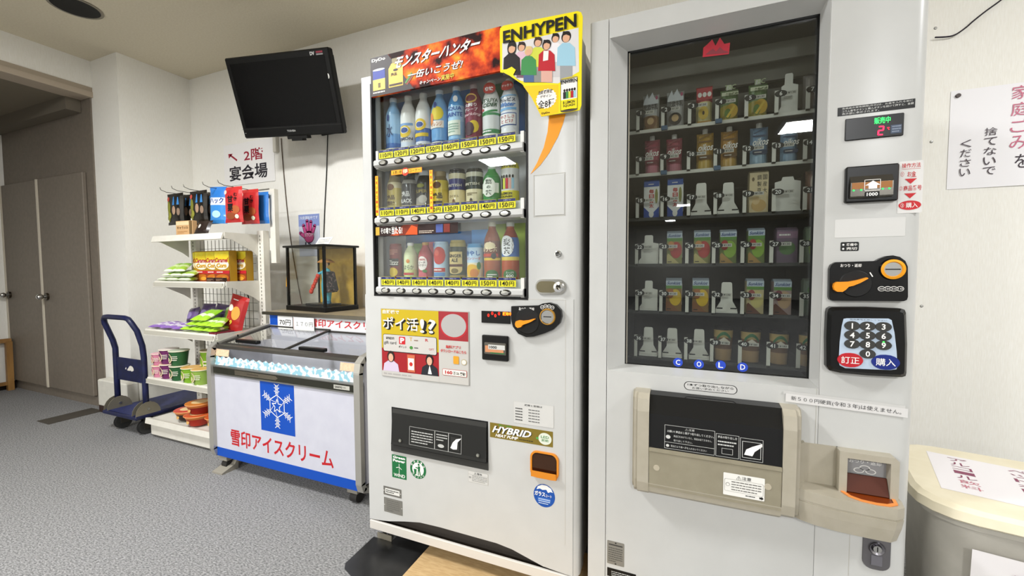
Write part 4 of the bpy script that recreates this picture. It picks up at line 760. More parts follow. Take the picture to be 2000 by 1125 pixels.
def d_tbc(f): f.text('TBC', .2, .93, .8, 1.06, H('b8c89a'), 1, .01, .1); f.rect(.05, .76, .95, .86, H('c8ccb0'), 0); f.text('食物繊維', .25, .70, .92, .84, H('4a5a2a'), 1, .02); f.ell(.6, .32, .34, .2, H('c8a22a'), 0); f.ell(.4, .25, .18, .14, H('5a7a2a'), 1); f.poly([(.3, .15), (.42, .12), (.8, .42), (.72, .46)], H('d8b83a'), 2)
pouch((0, 1040, 265, 1215, 490, 'jelly_pouch', 'green and yellow jelly pouch next to the red topped pouch', 'pouch'), [(.5, 'a89a3a'), (1, '5f7a4a')], d_tbc, True)
pouch((0, 1320, 210, 1505, 455, 'jelly_pouch', 'green and yellow jelly pouch next to the white top row pusher', 'pouch'), [(.5, 'a89a3a'), (1, '5f7a4a')], d_tbc, True)
pouch((0, 1862, 110, 1990, 400, 'snack_pouch', 'greyish pouch half hidden at the right edge in lane 7', 'pouch'), [(1, '8a8480')], lambda f: f.ell(.5, .3, .3, .2, H('5a4a44'), 0))
def d_oik(c):
    def d(f): f.text('oikos', .12, .50, .95, .68, WS, 1, .02, .12); f.rr(.1, .28, .9, .39, .004, H(c), 0); f.lines(.2, .31, .8, .36, 1, WS, 1); f.rect(.08, .72, .85, .76, H(c), 0); f.seg((.15, .8), (.8, .93), .003, H(c), 0)
    return d
pouch((1, 290, 760, 440, 1035, 'yogurt_pouch', 'pink yogurt pouch at the left edge of the second row', 'pouch'), [(.25, 'b8707e'), (1, 'a04a5a')], d_oik('7a2c3c'), True)
pouch((1, 505, 745, 660, 1015, 'yogurt_pouch', 'pink yogurt pouch next to the golden pouches', 'pouch'), [(.25, 'b8707e'), (1, 'a04a5a')], d_oik('7a2c3c'), True)
pouch((1, 805, 695, 970, 990, 'yogurt_pouch', 'golden yogurt pouch next to the pink pouches', 'pouch'), [(.25, 'c8a84a'), (1, 'b08a34')], d_oik('6a4a1c'), True)
pouch((1, 1045, 670, 1210, 965, 'yogurt_pouch', 'golden yogurt pouch next to the blue pouches', 'pouch'), [(.25, 'c09a4a'), (1, 'a87c34')], d_oik('6a4a1c'), True)
pouch((1, 1335, 635, 1510, 940, 'yogurt_pouch', 'pale blue yogurt pouch next to the golden pouches', 'pouch'), [(.3, '8aa8bc'), (1, '6a88a4')], d_oik('2a3c5a'), True)
pouch((1, 1635, 650, 1810, 915, 'yogurt_pouch', 'pale blue yogurt pouch in lane 13 under the lamp glare', 'pouch'), [(.3, '7a98b0'), (1, '66849e')], d_oik('2a3c5a'), True)
def d_milk(f): f.rect(0, .86, 1, 1, H('2a52a0'), 0); f.poly([(0, 0), (1, 0), (1, .32), (.62, .16), (.5, .22), (.38, .16), (0, .32)], H('2a4a9c'), 0); f.ell(.5, .12, .16, .09, WS, 1); [f.text(ch, .34, .68 - i * .13, .66, .79 - i * .13, H('b83a34'), 1, .03) for i, ch in enumerate('毎日骨太')]; f.ell(.82, .6, .1, .2, H('8a8a4a'), 1); f.lines(.3, .9, .9, .95, 1, WS, 1)
carton((2, 290, 155, 435, 480, 'milk_carton', 'white and blue milk carton at the left edge of the third row', 'carton'), 'e2e2de', d_milk, '2a52a0')
carton((2, 520, 135, 668, 470, 'milk_carton', 'white and blue milk carton next to the white pushers', 'carton'), 'e2e2de', d_milk, '2a52a0')
def d_soy(f): [f.text(ch, .70, .82 - i * .16, .92, .94 - i * .16, DG, 1) for i, ch in enumerate('国産大')]; [f.text(ch, .40, .82 - i * .16, .62, .94 - i * .16, DG, 1) for i, ch in enumerate('調製豆')]; f.ell(.5, .2, .4, .15, H('c8a66a'), 0); f.ell(.35, .32, .2, .1, H('d8bc8a'), 1); f.ell(.18, .84, .07, .05, H('6a5a3a'), 1)
carton((2, 1325, 65, 1500, 420, 'soy_milk_carton', 'cream coloured carton in lane 19', 'carton'), 'd2c096', d_soy)
pouch((2, 1885, 60, 1985, 400, 'snack_pouch', 'brownish pouch half hidden at the right edge in lane 21', 'pouch'), [(1, '7a5a4c')], lambda f: f.ell(.55, .7, .25, .18, H('c8b8a8'), 0))
def d_jui(c1, c2, c3):
    def d(f): f.rect(0, .84, 1, 1, H('b8c4d0'), 0); f.text('Sunkist', .08, .87, .92, .97, H('22407a'), 1, .02, .1); f.rect(0, .74, 1, .84, H('5a8a3a'), 0); f.ell(.6, .45, .38, .27, H(c1), 1); f.ell(.28, .58, .22, .16, H(c2), 2); f.poly([(0, .28), (.1, .34), (.85, 0), (0, 0)], H(c3), 2); f.lines(.08, .04, .4, .1, 1, DG, 3)
    return d
carton((3, 515, 655, 660, 935, 'juice_carton', 'red apple juice carton next to the white pusher of the fourth row', 'carton'), '8a8a4a', d_jui('b8403a', 'c88a4a', 'c8bc7a'), 'a8b4c0')
carton((3, 780, 645, 935, 930, 'juice_carton', 'red apple juice carton next to the green grape cartons', 'carton'), '8a8a4a', d_jui('b8403a', 'c88a4a', 'c8bc7a'), 'a8b4c0')
carton((3, 1035, 640, 1190, 925, 'juice_carton', 'green grape juice carton next to the red apple cartons', 'carton'), '6a7a3a', d_jui('8ab03a', 'a8342c', 'b08a4a'), 'a8b4c0')
carton((3, 1310, 625, 1465, 910, 'juice_carton', 'green grape juice carton next to the mauve carton', 'carton'), '6a7a3a', d_jui('8ab03a', 'a8342c', 'b08a4a'), 'a8b4c0')
carton((3, 1590, 620, 1785, 925, 'juice_carton', 'mauve and green drink carton in lane 27', 'carton'), '6c5a6c', lambda f: (f.rect(0, .75, 1, .95, H('8a6a80'), 0), f.lines(.1, .8, .9, .9, 1, WS, 1), f.ell(.5, .45, .4, .2, H('5a7a4a'), 0)))
carton((3, 1885, 610, 1975, 915, 'juice_carton', 'pale green carton half hidden at the right edge in lane 28', 'carton'), '7a8a72', lambda f: f.ell(.5, .5, .35, .3, H('8aa84a'), 0))
carton((4, 505, 115, 655, 395, 'juice_carton', 'left one of the two yellow pineapple juice cartons', 'carton'), '8a6a3a', d_jui('d8b42a', 'a8642c', '8a5a34'), 'a8b4c0')
carton((4, 765, 115, 920, 400, 'juice_carton', 'right one of the two yellow pineapple juice cartons', 'carton'), '8a6a3a', d_jui('d8b42a', 'a8642c', '8a5a34'), 'a8b4c0')
carton((4, 1295, 120, 1455, 430, 'juice_carton', 'pale yellow milk tea carton in lane 33', 'carton'), 'bcae84', d_jui('c8bc7a', '9a4a44', '6a4434'), 'a8b4c0')
carton((4, 1560, 125, 1725, 435, 'juice_carton', 'pinkish tea carton in lane 34', 'carton'), 'a08a86', d_jui('b89a7a', '7a3440', '6a4434'), 'a8b4c0')
carton((4, 1865, 120, 1975, 440, 'juice_carton', 'grey green carton half hidden at the right edge in lane 35', 'carton'), '7a8678', lambda f: f.ell(.5, .75, .3, .12, H('5a8a4a'), 0))
for a, lb in (((975, 600, 1165, 885), 'brown coffee cup with green arch next to the white pushers'), ((1245, 620, 1440, 905), 'middle one of the three fully visible brown coffee cups'), ((1530, 640, 1720, 920), 'rightmost fully visible brown coffee cup with green arch'), ((1820, 655, 1980, 940), 'brown coffee cup half hidden at the right edge in lane 42')):
    t, x0, x1, z0, z1, Y, dp = prod(5, *a, 'coffee_cup', lb, 'cup'); r0 = (x1 - x0) / 2; m = MB(); cx = (x0 + x1) / 2; cy = Y + r0; h = z1 - z0
    m.lathe([(r0 * .84, z0, H('9a7e58', .4)), (r0 * .90, z0 + h * .35, H('6a4c34', .4)), (r0 * .96, z0 + h * .7, H('a8905c', .4)), (r0, z0 + h * .93, H('a8905c', .4)), (r0 * .98, z0 + h * .93, H('a8905c', .4))], (cx, cy, 0), n=28)
    f = Cyl(m, cx, cy, r0 * .97, 1, z0, z0 + h)
    f.strip(lambda t_: (.62 + .17 * math.sin(math.pi * t_), .72 + .17 * math.sin(math.pi * t_)), .22, .78, H('2f6a44'), 1)
    f.strip(lambda t_: (.55, .58 + .14 * (1 - abs(2 * t_ - 1))), .25, .75, H('cfc8b8'), 1)
    m.build('cup', t)
    c = MB(); c.lathe([(r0 * 1.02, z0 + h * .93, H('1e1c1a', .35)), (r0 * 1.02, z0 + h * .96, H('1e1c1a', .35)), (r0 * .9, z0 + h, H('1e1c1a', .35)), (0, z0 + h, H('1e1c1a', .35))], (cx, cy, 0), n=28); c.build('lid', t)

# ---- prints on the glass
m = MB(); lg = [(930, 445), (935, 370), (965, 345), (1005, 305), (1030, 355), (1065, 290), (1100, 340), (1145, 330), (1135, 420)]
def gp(a, b): p = P(1140 + a * .25, b * .25, GY); return (p.x, GY + .0018, p.z)
RD = H('a82432', .5); m.add([gp(*t_) for t_ in lg], [tuple(range(9))], RD); m.add([(x, y - .0004, z) for x, y, z in [gp(950, 425), gp(985, 395), gp(1010, 378), gp(1035, 400), gp(1065, 365), gp(1095, 392), gp(1130, 400), gp(1128, 412)]], [tuple(range(8))], H('7a3038', .5)); m.build('maker_emblem', RM)
for ch, (a, b) in zip('COLD', ((1324, 708), (1365, 711.6), (1407.6, 713.5), (1450.6, 717.5))):
    c = P(a, b, GY); m = MB(); r_ = .0135; f = FB(m, c.x - r_, c.x + r_, c.z - r_, c.z + r_, GY + .0028); f.ell(.5, .5, .5, .5, H('2a48b8', .4), 0, 28); f.text(ch, .28, .22, .74, .80, H('f4f4f2', .5), 1, .01); m.build('cold_letter', RM)

# ---- controls on the right of the door
def stk(parent, name, x0, y0, x1, y1, col, fn, r=.002, Y=0.0):
    m = MB(); f = FY(m, x0, y0, x1, y1, Y); f.rr(0, 0, 1, 1, r, col, 0); fn(f); return m.build(name, parent)
stk(RM, 'date_notice', 1636, 211, 1787, 210, H('141414', .4), lambda f: (f.text('各商品の賞味期限(月日)は、お金を入れる前に', .06, .68, .97, .92, H('d8d8d4'), 1), f.text('コラム番号ボタンと購入ボタンを続けて押すと、金額', .06, .38, .98, .62, H('d8d8d4'), 1), f.text('表示部に表示されます。', .06, .08, .55, .32, H('d8d8d4'), 1)), .0006)
m = MB(); px_box(m, 1651.5, 232.5, 1765, 264, -.004, 0, BLACKP, .0015); f = FY(m, 1651.5, 232.5, 1765, 264, -.004); f.text('販売中', .50, .62, .77, .90, H('30ff60', .5, emit=2.2), 0, .004); f.rect(.78, .12, .96, .5, H('4a5568'), 0); f.lines(.8, .15, .95, .48, 3, H('8a94a4'), 1)
RD2 = H('ff2040', .5, emit=3)
for a in (((.58, .48), (.66, .48)), ((.66, .48), (.655, .31)), ((.655, .31), (.575, .31)), ((.575, .31), (.57, .12)), ((.57, .12), (.65, .12))): f.seg(a[0], a[1], .003, RD2, 1)
f.text('℃', .72, .3, .76, .42, RD2, 1); m.build('status_display', RM)
m = MB(); px_box(m, 1653, 326, 1755, 391, -.014, 0, BLACKP, .003); na = m.build('note_acceptor', RM)
m = MB(); a = P(1661, 345, -.018); b = P(1743, 385, -.018); m.prism([(-.012, b.z), (-.022, b.z + .006), (-.022, a.z - .016), (-.014, a.z), (-.012, a.z)], 'x', a.x, b.x, H('55524c', .2, .7)); f = FB(m, a.x, b.x, b.z, a.z, -.022); f.rect(.03, .42, .97, .70, H('9a6224', .3), 0); f.frame(.32, .32, .70, .80, .0012, WT, 1); f.poly([(.42, .40), (.62, .40), (.62, .55), (.70, .55), (.52, .75), (.34, .55), (.42, .55)], WT, 1); f.rr(.34, .05, .68, .28, .002, TXK, 1); f.text('1000', .38, .09, .64, .24, WT, 2, .03)
for u in (.07, .25, .75, .9): f.ell(u, .37, .025, .035, H('20ff50', .5, emit=2), 1)
m.build('note_mouth', na)
stk(RM, 'instruction_sticker', 1756, 316, 1800, 415, H('d8d6d3', .5), lambda f: (f.text('操作方法', .12, .87, .88, .96, H('c42a30'), 1, .004), f.rect(.12, .845, .88, .85, H('c42a30'), 1), f.text('①', .08, .71, .22, .80, H('c42a30'), 1), f.text('お金', .36, .70, .70, .80, H('c42a30'), 1, .01), f.poly([(.25, .66), (.75, .66), (.5, .56)], H('c42a30'), 1), f.text('②', .05, .44, .18, .52, H('c42a30'), 1), f.text('商品番号', .22, .43, .95, .53, H('c42a30'), 1, .01), f.poly([(.25, .38), (.75, .38), (.5, .28)], H('c42a30'), 1), f.ell(.5, .15, .46, .09, H('c42a30'), 1, 28), f.text('購入', .34, .10, .82, .20, WT, 2, .006), f.text('③', .12, .11, .26, .19, WT, 2), f.lines(.5, .68, .9, .70, 1, H('c87a7a'), 1)))
stk(RM, 'blank_sticker', 1631, 429, 1767.5, 461, H('cfcecb', .35), lambda f: None)
stk(RM, 'lamp_label', 1641.7, 473, 1677, 490, H('161616', .4), lambda f: (f.ell(.15, .7, .06, .1, WT, 1), f.text('準備中', .32, .55, .9, .85, WT, 1, .01), f.ell(.15, .25, .06, .1, WT, 1), f.text('売切', .32, .12, .9, .42, WT, 1, .01)), .003)
def z6(a, b, Y=-.014): return P(1590 + a * .3023, 480 + b * .3023, Y)
m = MB(); zz = [(100, 150), (112, 122), (140, 106), (400, 98), (432, 80), (470, 66), (510, 62), (555, 72), (590, 98), (606, 135), (607, 330), (600, 350), (580, 358), (120, 355), (102, 348), (97, 330)]
m.prism([(z6(*t_).x, z6(*t_).z) for t_ in zz], 'y', -.014, 0, BLACKP); cu = m.build('coin_unit', RM)
m = MB(); c = z6(268, 245); m.lathe([(.033, -.014, BLACKM), (.031, -.016, BLACKM), (0, -.0155, H('1c1c1c', .5))], (c.x, 0, c.z), n=28, axis='y'); m.build('dial', cu)
m = MB(); q_ = [(128, 265), (132, 245), (150, 234), (185, 234), (230, 232), (285, 222), (345, 205), (352, 212), (300, 240), (255, 258), (225, 265), (205, 285), (185, 298), (150, 297), (133, 285)]
m.prism([(z6(*t_, -.028).x, z6(*t_, -.028).z) for t_ in q_], 'y', -.028, -.016, H('f0941e', .35)); m.build('return_lever', cu)
m = MB(); c = z6(505, 152); m.lathe([(.026, -.014, BLACKP), (.0235, -.02, H('f0a020', .35)), (.018, -.022, H('f0a020', .35)), (.0165, -.018, STEEL), (0, -.018, H('c8c8c4', .2, 1))], (c.x, 0, c.z), n=28, axis='y'); m.box(c.x - .014, c.x + .014, -.0192, -.018, c.z - .0012, c.z + .0012, BLACKM); m.build('coin_slot', cu)
m = MB(); a = z6(170, 117); b = z6(305, 138); f = FB(m, a.x, b.x, b.z, a.z, -.0142); f.text('おつり・返却', 0, 0, 1, 1, WT, 0, .01)
m.build('coin_unit_print', cu); m = MB()
for k, cx in enumerate((435, 475, 514, 555)):
    c = z6(cx, 278); f2 = FB(m, c.x - .0072, c.x + .0072, c.z - .006, c.z + .006, -.0142 - k * .00005); f2.ell(.5, .5, .5, .5, WT, 0); f2.ell(.5, .5, .42, .40, TXK, 1); f2.text(('500', '100', '50', '10')[k], .18, .35, .82, .65, WT, 2)
m.build('coin_marks', cu); m = MB(); f3 = FB(m, 0, 1, 0, 1, -.0142); a = z6(360, 172); b = z6(378, 200); f3.seg((a.x, a.z), (b.x, b.z), .0022, WT, 0); m.build('lever_arrow', cu)
# keypad
YK = -.028; m = MB(); zz = [(105, 412), (125, 402), (350, 402), (570, 412), (592, 420), (600, 440), (607, 640), (603, 820), (598, 842), (575, 850), (350, 838), (180, 822), (110, 806), (92, 780), (90, 600), (97, 440)]
kp = [(z6(a, b, YK).x, z6(a, b, YK).z) for a, b in zz]; cxm = sum(p[0] for p in kp) / len(kp); czm = sum(p[1] for p in kp) / len(kp)
n = len(kp); big = [(cxm + (x - cxm) * 1.02, czm + (z - czm) * 1.02) for x, z in kp]
m.add([(x, 0, z) for x, z in big] + [(x, YK + .008, z) for x, z in big] + [(cxm + (x - cxm) * .93, YK, czm + (z - czm) * .93) for x, z in kp], [(k, (k + 1) % n, (k + 1) % n + n, k + n) for k in range(n)] + [(k + n, (k + 1) % n + n, (k + 1) % n + 2 * n, k + 2 * n) for k in range(n)] + [tuple(range(2 * n, 3 * n))], H('101010', .28), False); kb = m.build('keypad', RM)
m = MB(); zz = [(190, 472), (210, 468), (480, 470), (500, 480), (518, 560), (532, 680), (537, 780), (530, 798), (490, 803), (200, 790), (165, 772), (158, 750), (165, 620), (178, 520)]
m.prism([(z6(a, b, YK).x, z6(a, b, YK).z) for a, b in zz], 'y', YK - .001, YK + .001, H('b4c4d6', .4)); a = z6(230, 471, YK); b = z6(470, 487, YK); f = FB(m, a.x, b.x, b.z, a.z, YK - .001); f.text('商品番号を押して下さい', 0, 0, 1, 1, H('3a4450'), 0); m.build('key_panel', kb)
def key(x, y, rx, rz, col, s_, tc=.5):
    c = z6(x, y, YK); m = MB(); sx = rx * .00047; sz = rz * .00047
    pts = [(math.copysign(abs(math.cos(t_)) ** .85, math.cos(t_)) * sx, math.copysign(abs(math.sin(t_)) ** 1.15, math.sin(t_)) * sz) for t_ in [2 * math.pi * i / 20 for i in range(20)]]
    m.prism([(c.x + u, c.z + v) for u, v in pts], 'y', YK - .0035, YK, H(col, .35)); w_ = .42 if len(s_) == 1 else .62
    f = FB(m, c.x - sx, c.x + sx, c.z - sz, c.z + sz, YK - .0035); f.textk(s_, .5, .5, .60 if len(s_) == 1 else .5, WT, 0, .02 if len(s_) == 1 else .006, .72); m.build('key', kb)
for s_, x, y in (('1', 243, 516), ('2', 343, 519), ('3', 445, 523), ('4', 243, 576), ('5', 343, 579), ('6', 445, 583), ('7', 243, 633), ('8', 343, 637), ('9', 445, 642), ('0', 343, 697)): key(x, y, 33, 24, '3a3a38', s_)
key(230, 737, 54, 37, 'b8242e', '訂正'); key(458, 751, 57, 38, '1c2c7a', '購入')
m = MB(); c = z6(445, 621, YK); m.cyl((c.x, YK, c.z), (c.x, YK - .004, c.z), .002, H('30ff40', .5, emit=3), n=8); m.build('key_lamp', kb)
# taped paper strip
m = MB(); a = P(1534, 766, 0); b = P(1773, 792, 0); c = P(1773, 808, 0)
sw = b.x - a.x; F_ = Face(m, (a.x, -.002, a.z - .024), (sw, 0, -.010), (0, 0, .022), (0, -1, 0)); F_.rect(0, 0, 1, 1, H('d2d0ce', .6), 0); F_.rect(-.02, .92, .98, 1.3, H('c6c5c2', .15), -1); F_.text('新５００円硬貨(令和３年)は使えません。', .05, .2, .95, .78, H('3a3a3c'), 1); m.build('taped_notice', RM)
# oval notice
m = MB(); f = FY(m, 1336, 744, 1440, 771, 0); f.rr(0, 0, 1, 1, .0155, TXK, 0); f.rr(.015, .06, .985, .94, .0145, H('c9c8c5', .4), 1); f.text('1本ずつ取り出しながら', .07, .52, .93, .80, TXK, 2, .01); f.text('お買い求めください', .16, .18, .84, .44, TXK, 2); m.build('oval_notice', RM)
# seams on the door
m = MB()
for a in ((.3275, .3285, .44, .788), (.4065, .4075, .02, .45)): m.box(a[0], a[1], -.0006, 0, a[2], a[3], H('b6b3aa'))
m.build('door_seam', RM)
# rating plate and lock
m = MB(); f = FY(m, 1186, 1054, 1219, 1108, 0); f.rr(0, 0, 1, 1, .003, H('8f8e88', .35, .4), 0); f.lines(.08, .1, .9, .75, 7, H('55544f'), 1, .4); f.rect(.1, .82, .9, .87, H('3a3a38'), 1); f.ell(.5, .94, .05, .025, BLACKM, 1); f.ell(.5, .05, .05, .025, BLACKM, 1); m.build('rating_plate', RM)
m = MB(); f = FY(m, 1186, 1107, 1242, 1139, 0); f.rr(0, 0, 1, 1, .001, H('0f0f0f', .4), 0); f.lines(.15, .1, .9, .75, 3, H('c8c8c4'), 1, .35); m.build('caution_label', RM)
m = MB(); a = P(1686.5, 1043, -.004); b = P(1738, 1119, -.004); m.prism(arc_rect(a.x, b.x, b.z, a.z, .006, .02), 'y', -.004, 0, H('6d6b6d', .4, .5)); cx = (a.x + b.x) / 2; m.prism(stad(cx - .018, cx + .018, a.z - .03, .0179), 'y', -.0045, -.004, H('5c5a5c', .4, .5)); lk = m.build('lock_plate', RM)
m = MB(); m.lathe([(.0165, -.004, H('77757a', .3, 1)), (.015, -.008, H('8f8d92', .25, 1)), (.010, -.006, H('4a484c', .3, 1)), (.0085, -.009, CHROME), (0, -.009, CHROME)], (cx, 0, a.z - .03), n=24, axis='y'); m.box(cx - .001, cx + .001, -.0095, -.009, a.z - .036, a.z - .024, BLACKM); m.build('lock_cylinder', lk)
m = MB(); m.box(cx - .011, cx + .011, -.006, -.004, b.z + .012, a.z - .048, H('85838a', .35, .6)); m.build('lock_handle', lk)

# ---- beige dispenser housing
YH = -.062; CR = CREAM; CR2 = noisy('beige_flap', '8b8470', '918a76', 30, .4)
m = MB()
def yz(z0, z1, d): return [(0, z0), (d * .55, z0 + .002), (d * .92, z0 + .018), (d, z0 + .045), (d, z1 - .05), (d * .9, z1 - .016), (d * .62, z1 - .003), (0, z1)]
m.prism(yz(.455, .755, YH), 'x', -.108, -.0765, CR); m.prism(yz(.455, .755, YH * .8), 'x', -.118, -.108, CR); m.prism(yz(.46, .75, YH * .45), 'x', -.124, -.118, CR)
m.prism(yz(.462, .752, YH), 'x', .246, .275, CR); m.prism(yz(.462, .752, YH * .8), 'x', .275, .285, CR); m.prism(yz(.47, .745, YH * .4), 'x', .285, .292, CR)
m.prism([(0, .457), (YH * .55, .459), (YH * .9, .474), (YH * .98, .50), (0, .50)], 'x', -.0765, .246, CR); dh = m.build('dispenser_housing', RM); dh.location.z -= .011
m = MB(); m.prism([(-.002, .475), (YH * .97, .49), (YH * .99, .592), (YH * 1.03, .594), (YH * 1.03, .602), (YH * .9, .604), (-.002, .604)], 'x', -.0755, .245, CR2)
for xx in (-.055, .215): m.lathe([(.0085, YH * .985, H('b0a793', .5)), (.008, YH * .985 - .001, H('b0a793', .5)), (0, YH * .985 - .001, H('b0a793', .5))], (xx, 0, .548), n=16, axis='y')
f = FB(m, .113, .208, .508, .568, YH * .99); f.rr(0, 0, 1, 1, .002, H('e6e4de', .5), 0); f.text('⚠注意', .32, .76, .68, .93, H('3a3a38'), 1, .01); f.rr(.03, .2, .97, .74, .003, H('9a9890'), 1); f.rr(.038, .21, .962, .73, .003, H('e6e4de', .5), 2); f.lines(.2, .24, .92, .7, 4, H('6a6864'), 3, .35); f.ell(.11, .5, .05, .08, H('6a6864'), 3); f.ell(.11, .5, .04, .065, H('e6e4de'), 4); f.lines(.55, .07, .85, .15, 1, H('3a3a38'), 1); f.poly([(.88, .07), (.93, .07), (.93, .03), (.98, .11), (.93, .19), (.93, .15), (.88, .15)], TXK, 1); m.build('lower_flap', dh)
m = MB(); m.prism([(-.002, .604), (YH * .95, .604), (YH * .92, .70), (YH * .55, .748), (-.002, .752)], 'x', -.0755, .245, H('1b1b1b', .06))
f = Face(m, (-.035, YH * .955, .608), (.238, 0, 0), (0, .0016, .066), (0, -1, .03)); GR2 = H('c8c8c4')
f.frame(0, 0, .53, 1, .0009, GR2, 0); f.frame(.54, 0, .77, .92, .0009, GR2, 0); f.frame(.78, 0, 1, .88, .0009, GR2, 0); f.text('⚠注意', .22, .85, .32, .95, GR2, 1); f.text('お願い!! 商品は１個ずつ取り出してください。', .03, .70, .52, .80, GR2, 1, .01); f.text('商品口をあけていると、商品は出てきません。', .10, .52, .50, .61, GR2, 1); f.text('取り出して下さい。', .10, .34, .30, .43, GR2, 1); f.rect(0, .27, .53, .285, GR2, 1); f.text('取出口より奥へ手を入れないでください', .07, .09, .45, .18, GR2, 1); f.ell(.04, .5, .025, .08, GR2, 1); f.ell(.035, .13, .018, .06, GR2, 1)
f.text('商品の取り出し方', .56, .75, .75, .85, GR2, 1, .01); f.lines(.56, .42, .75, .68, 2, GR2, 1, .4); f.frame(.60, .12, .71, .36, .0009, GR2, 1); f.frame(.80, .1, .98, .76, .0012, GR2, 1); f.poly([(.82, .22), (.90, .2), (.92, .38), (.99, .62), (.99, .74), (.90, .58), (.84, .44)], WT, 1); m.build('smoked_flap', dh)
# coin return shelf on the right of the housing
m = MB(); YT = -.075
lo = [(.262, 0), (.266, YT * .45), (.28, YT * .62), (.31, YT * .8), (.36, YT * .95), (.42, YT), (.47, YT), (.488, YT * .8), (.494, YT * .4), (.494, 0)]
def slab(z0, z1, sc0, sc1): 
    n = len(lo); c0 = .39
    m.add([(c0 + (x - c0) * sc0, y * sc0, z0) for x, y in lo] + [(c0 + (x - c0) * sc1, y * sc1, z1) for x, y in lo], [(k, (k + 1) % n, (k + 1) % n + n, k + n) for k in range(n)] + [tuple(range(n)), tuple(range(2 * n - 1, n - 1, -1))], CR)
slab(.468, .50, .90, .97); slab(.50, .522, .97, 1.0); slab(.522, .527, .975, .975); slab(.527, .553, 1.0, 1.0)
m.prism([(.285, .553), (.285, .64), (.292, .655), (.302, .66), (.302, .553)], 'y', -.016, 0, CR)
m.box(.302, .375, -.004, 0, .553, .655, CR)
sh = m.build('coin_shelf', dh)
m = MB(); m.prism([(.372, .553), (.372, .655), (.480, .655), (.488, .647), (.488, .553), (.472, .553), (.472, .640), (.388, .640), (.388, .553)], 'y', -.030, 0, CR); m.box(.388, .472, -.006, 0, .553, .64, H('8f8f90', .5))
f = FB(m, .388, .472, .592, .64, -.006); f.text('おつり・返却', .12, .62, .88, .84, H('d8d8d4'), 0, .01)
for u, v in ((.36, .26), (.64, .26), (.5, .42)): f.ell(u, v, .13, .14, H('d8d8d4'), 0); f.ell(u, v, .10, .10, H('8f8f90'), 1)
m.build('coin_niche', sh)
m = MB(); pts = [(.378, -.008), (.376, -.03), (.385, -.052), (.405, -.066), (.435, -.071), (.46, -.068), (.478, -.055), (.482, -.03), (.48, -.008)]; n = len(pts); cx = .43; cy = -.03
inn = [(cx + (x - cx) * .86, cy + (y - cy) * .82) for x, y in pts]
m.add([(x, y, .5535) for x, y in pts] + [(x, y, .556) for x, y in pts] + [(x, y, .556) for x, y in inn] + [(cx + (x - cx) * .7, cy + (y - cy) * .6, .549 + .005) for x, y in pts], [(k, (k + 1) % n, (k + 1) % n + n, k + n) for k in range(n)] + [(k + n, (k + 1) % n + n, (k + 1) % n + 2 * n, k + 2 * n) for k in range(n)], H('e8904a', .4))
m.add([(x, y, .5542) for x, y in inn], [tuple(range(n))], H('7a3410', .25)); m.prism([(-.008, .595), (-.012, .595), (-.03, .557), (-.026, .557)], 'x', .389, .471, H('4a1c06', .55)); m.build('coin_dish', sh)

# ================================================================== ICE CREAM FREEZER
FX0, FX1, FYf = -2.362, -1.322, .165
FZ = thing('ice_cream_freezer', 'low white ice cream chest freezer with blue snowflake front', 'freezer', (-1.84, .55, 0))
PWH = noisy('freezer_white', 'c0c0cb', 'c5c5cf', 15, .35); BLU = H('0c49ac', .35); RED_ = H('b81c24', .4)
m = MB(); m.box(FX0 + .03, FX1 - .03, .205, .935, .1, .50, PWH); m.box(FX0 + .012, FX0 + .035, .2, .935, .1, .67, PWH); m.box(FX1 - .035, FX1 - .012, .2, .935, .1, .67, PWH); m.box(FX0 + .03, FX1 - .03, .50, .935, .5, .74, PWH); m.build('cabinet', FZ)
m = MB(); m.box(FX0 + .02, FX1 - .02, FYf, .205, .13, .54, PWH); m.box(FX0 + .02, FX1 - .02, FYf - .0008, .205, .082, .13, BLU)
f = FY(m, 507.4, 740, 577, 853, FYf); f.rect(0, 0, 1, 1, BLU, 0); asp = f.U.length / f.V.length
def hexp(r, an, cx=.5, cy=.52): return (cx + r * math.sin(an), cy + r * math.cos(an) * asp)
for k in range(6):
    an = k * math.pi / 3; an2 = an + math.pi / 3; f.seg(hexp(.24, an), hexp(.24, an2), .004, WT, 1); f.seg(hexp(.24, an), hexp(.44, an), .0035, WT, 1); f.seg(hexp(.24, an), hexp(.10, an + .5), .002, WT, 1)
    for d_, ra in ((.045, .43), (-.045, .43)):
        s1 = hexp(.25, an + d_ * 3); s2 = hexp(.44, an + d_ * 1.6); f.seg(s1, s2, .003, WT, 1)
    for ra in (.28, .35, .42):
        for sg in (-1, 1): f.seg(hexp(ra, an), hexp(ra + .05, an + sg * .22 * .3 / ra), .003, WT, 1)
st = [hexp(.155 if k % 2 == 0 else .065, k * math.pi / 5) for k in range(10)]
for k in range(10): f.seg(st[k], st[(k + 1) % 10], .004, WT, 1)
f = FY(m, 450.5, 837, 652, 917, FYf); f.text('雪印アイスクリーム', 0, 0, 1, 1, RED_, 0, .02)
m.build('front_panel', FZ)
m = MB(); m.box(FX0 + .02, FX1 - .02, FYf - .006, .2, .54, .575, H('2a2a22', .25)); m.box(FX0 + .02, FX1 - .02, FYf - .008, .2, .575, .582, STEEL); m.box(FX0 + .02, FX1 - .02, FYf - .008, .2, .534, .541, STEEL)
f = FB(m, FX0 + .2, FX0 + .52, .545, .571, FYf - .0062); f.poly([(0, 0), (.95, .1), (1, .5), (.95, .9), (0, 1)], H('8a8272', .2, .8), 0); f.lines(.3, .35, .75, .65, 1, H('3a342a'), 1)
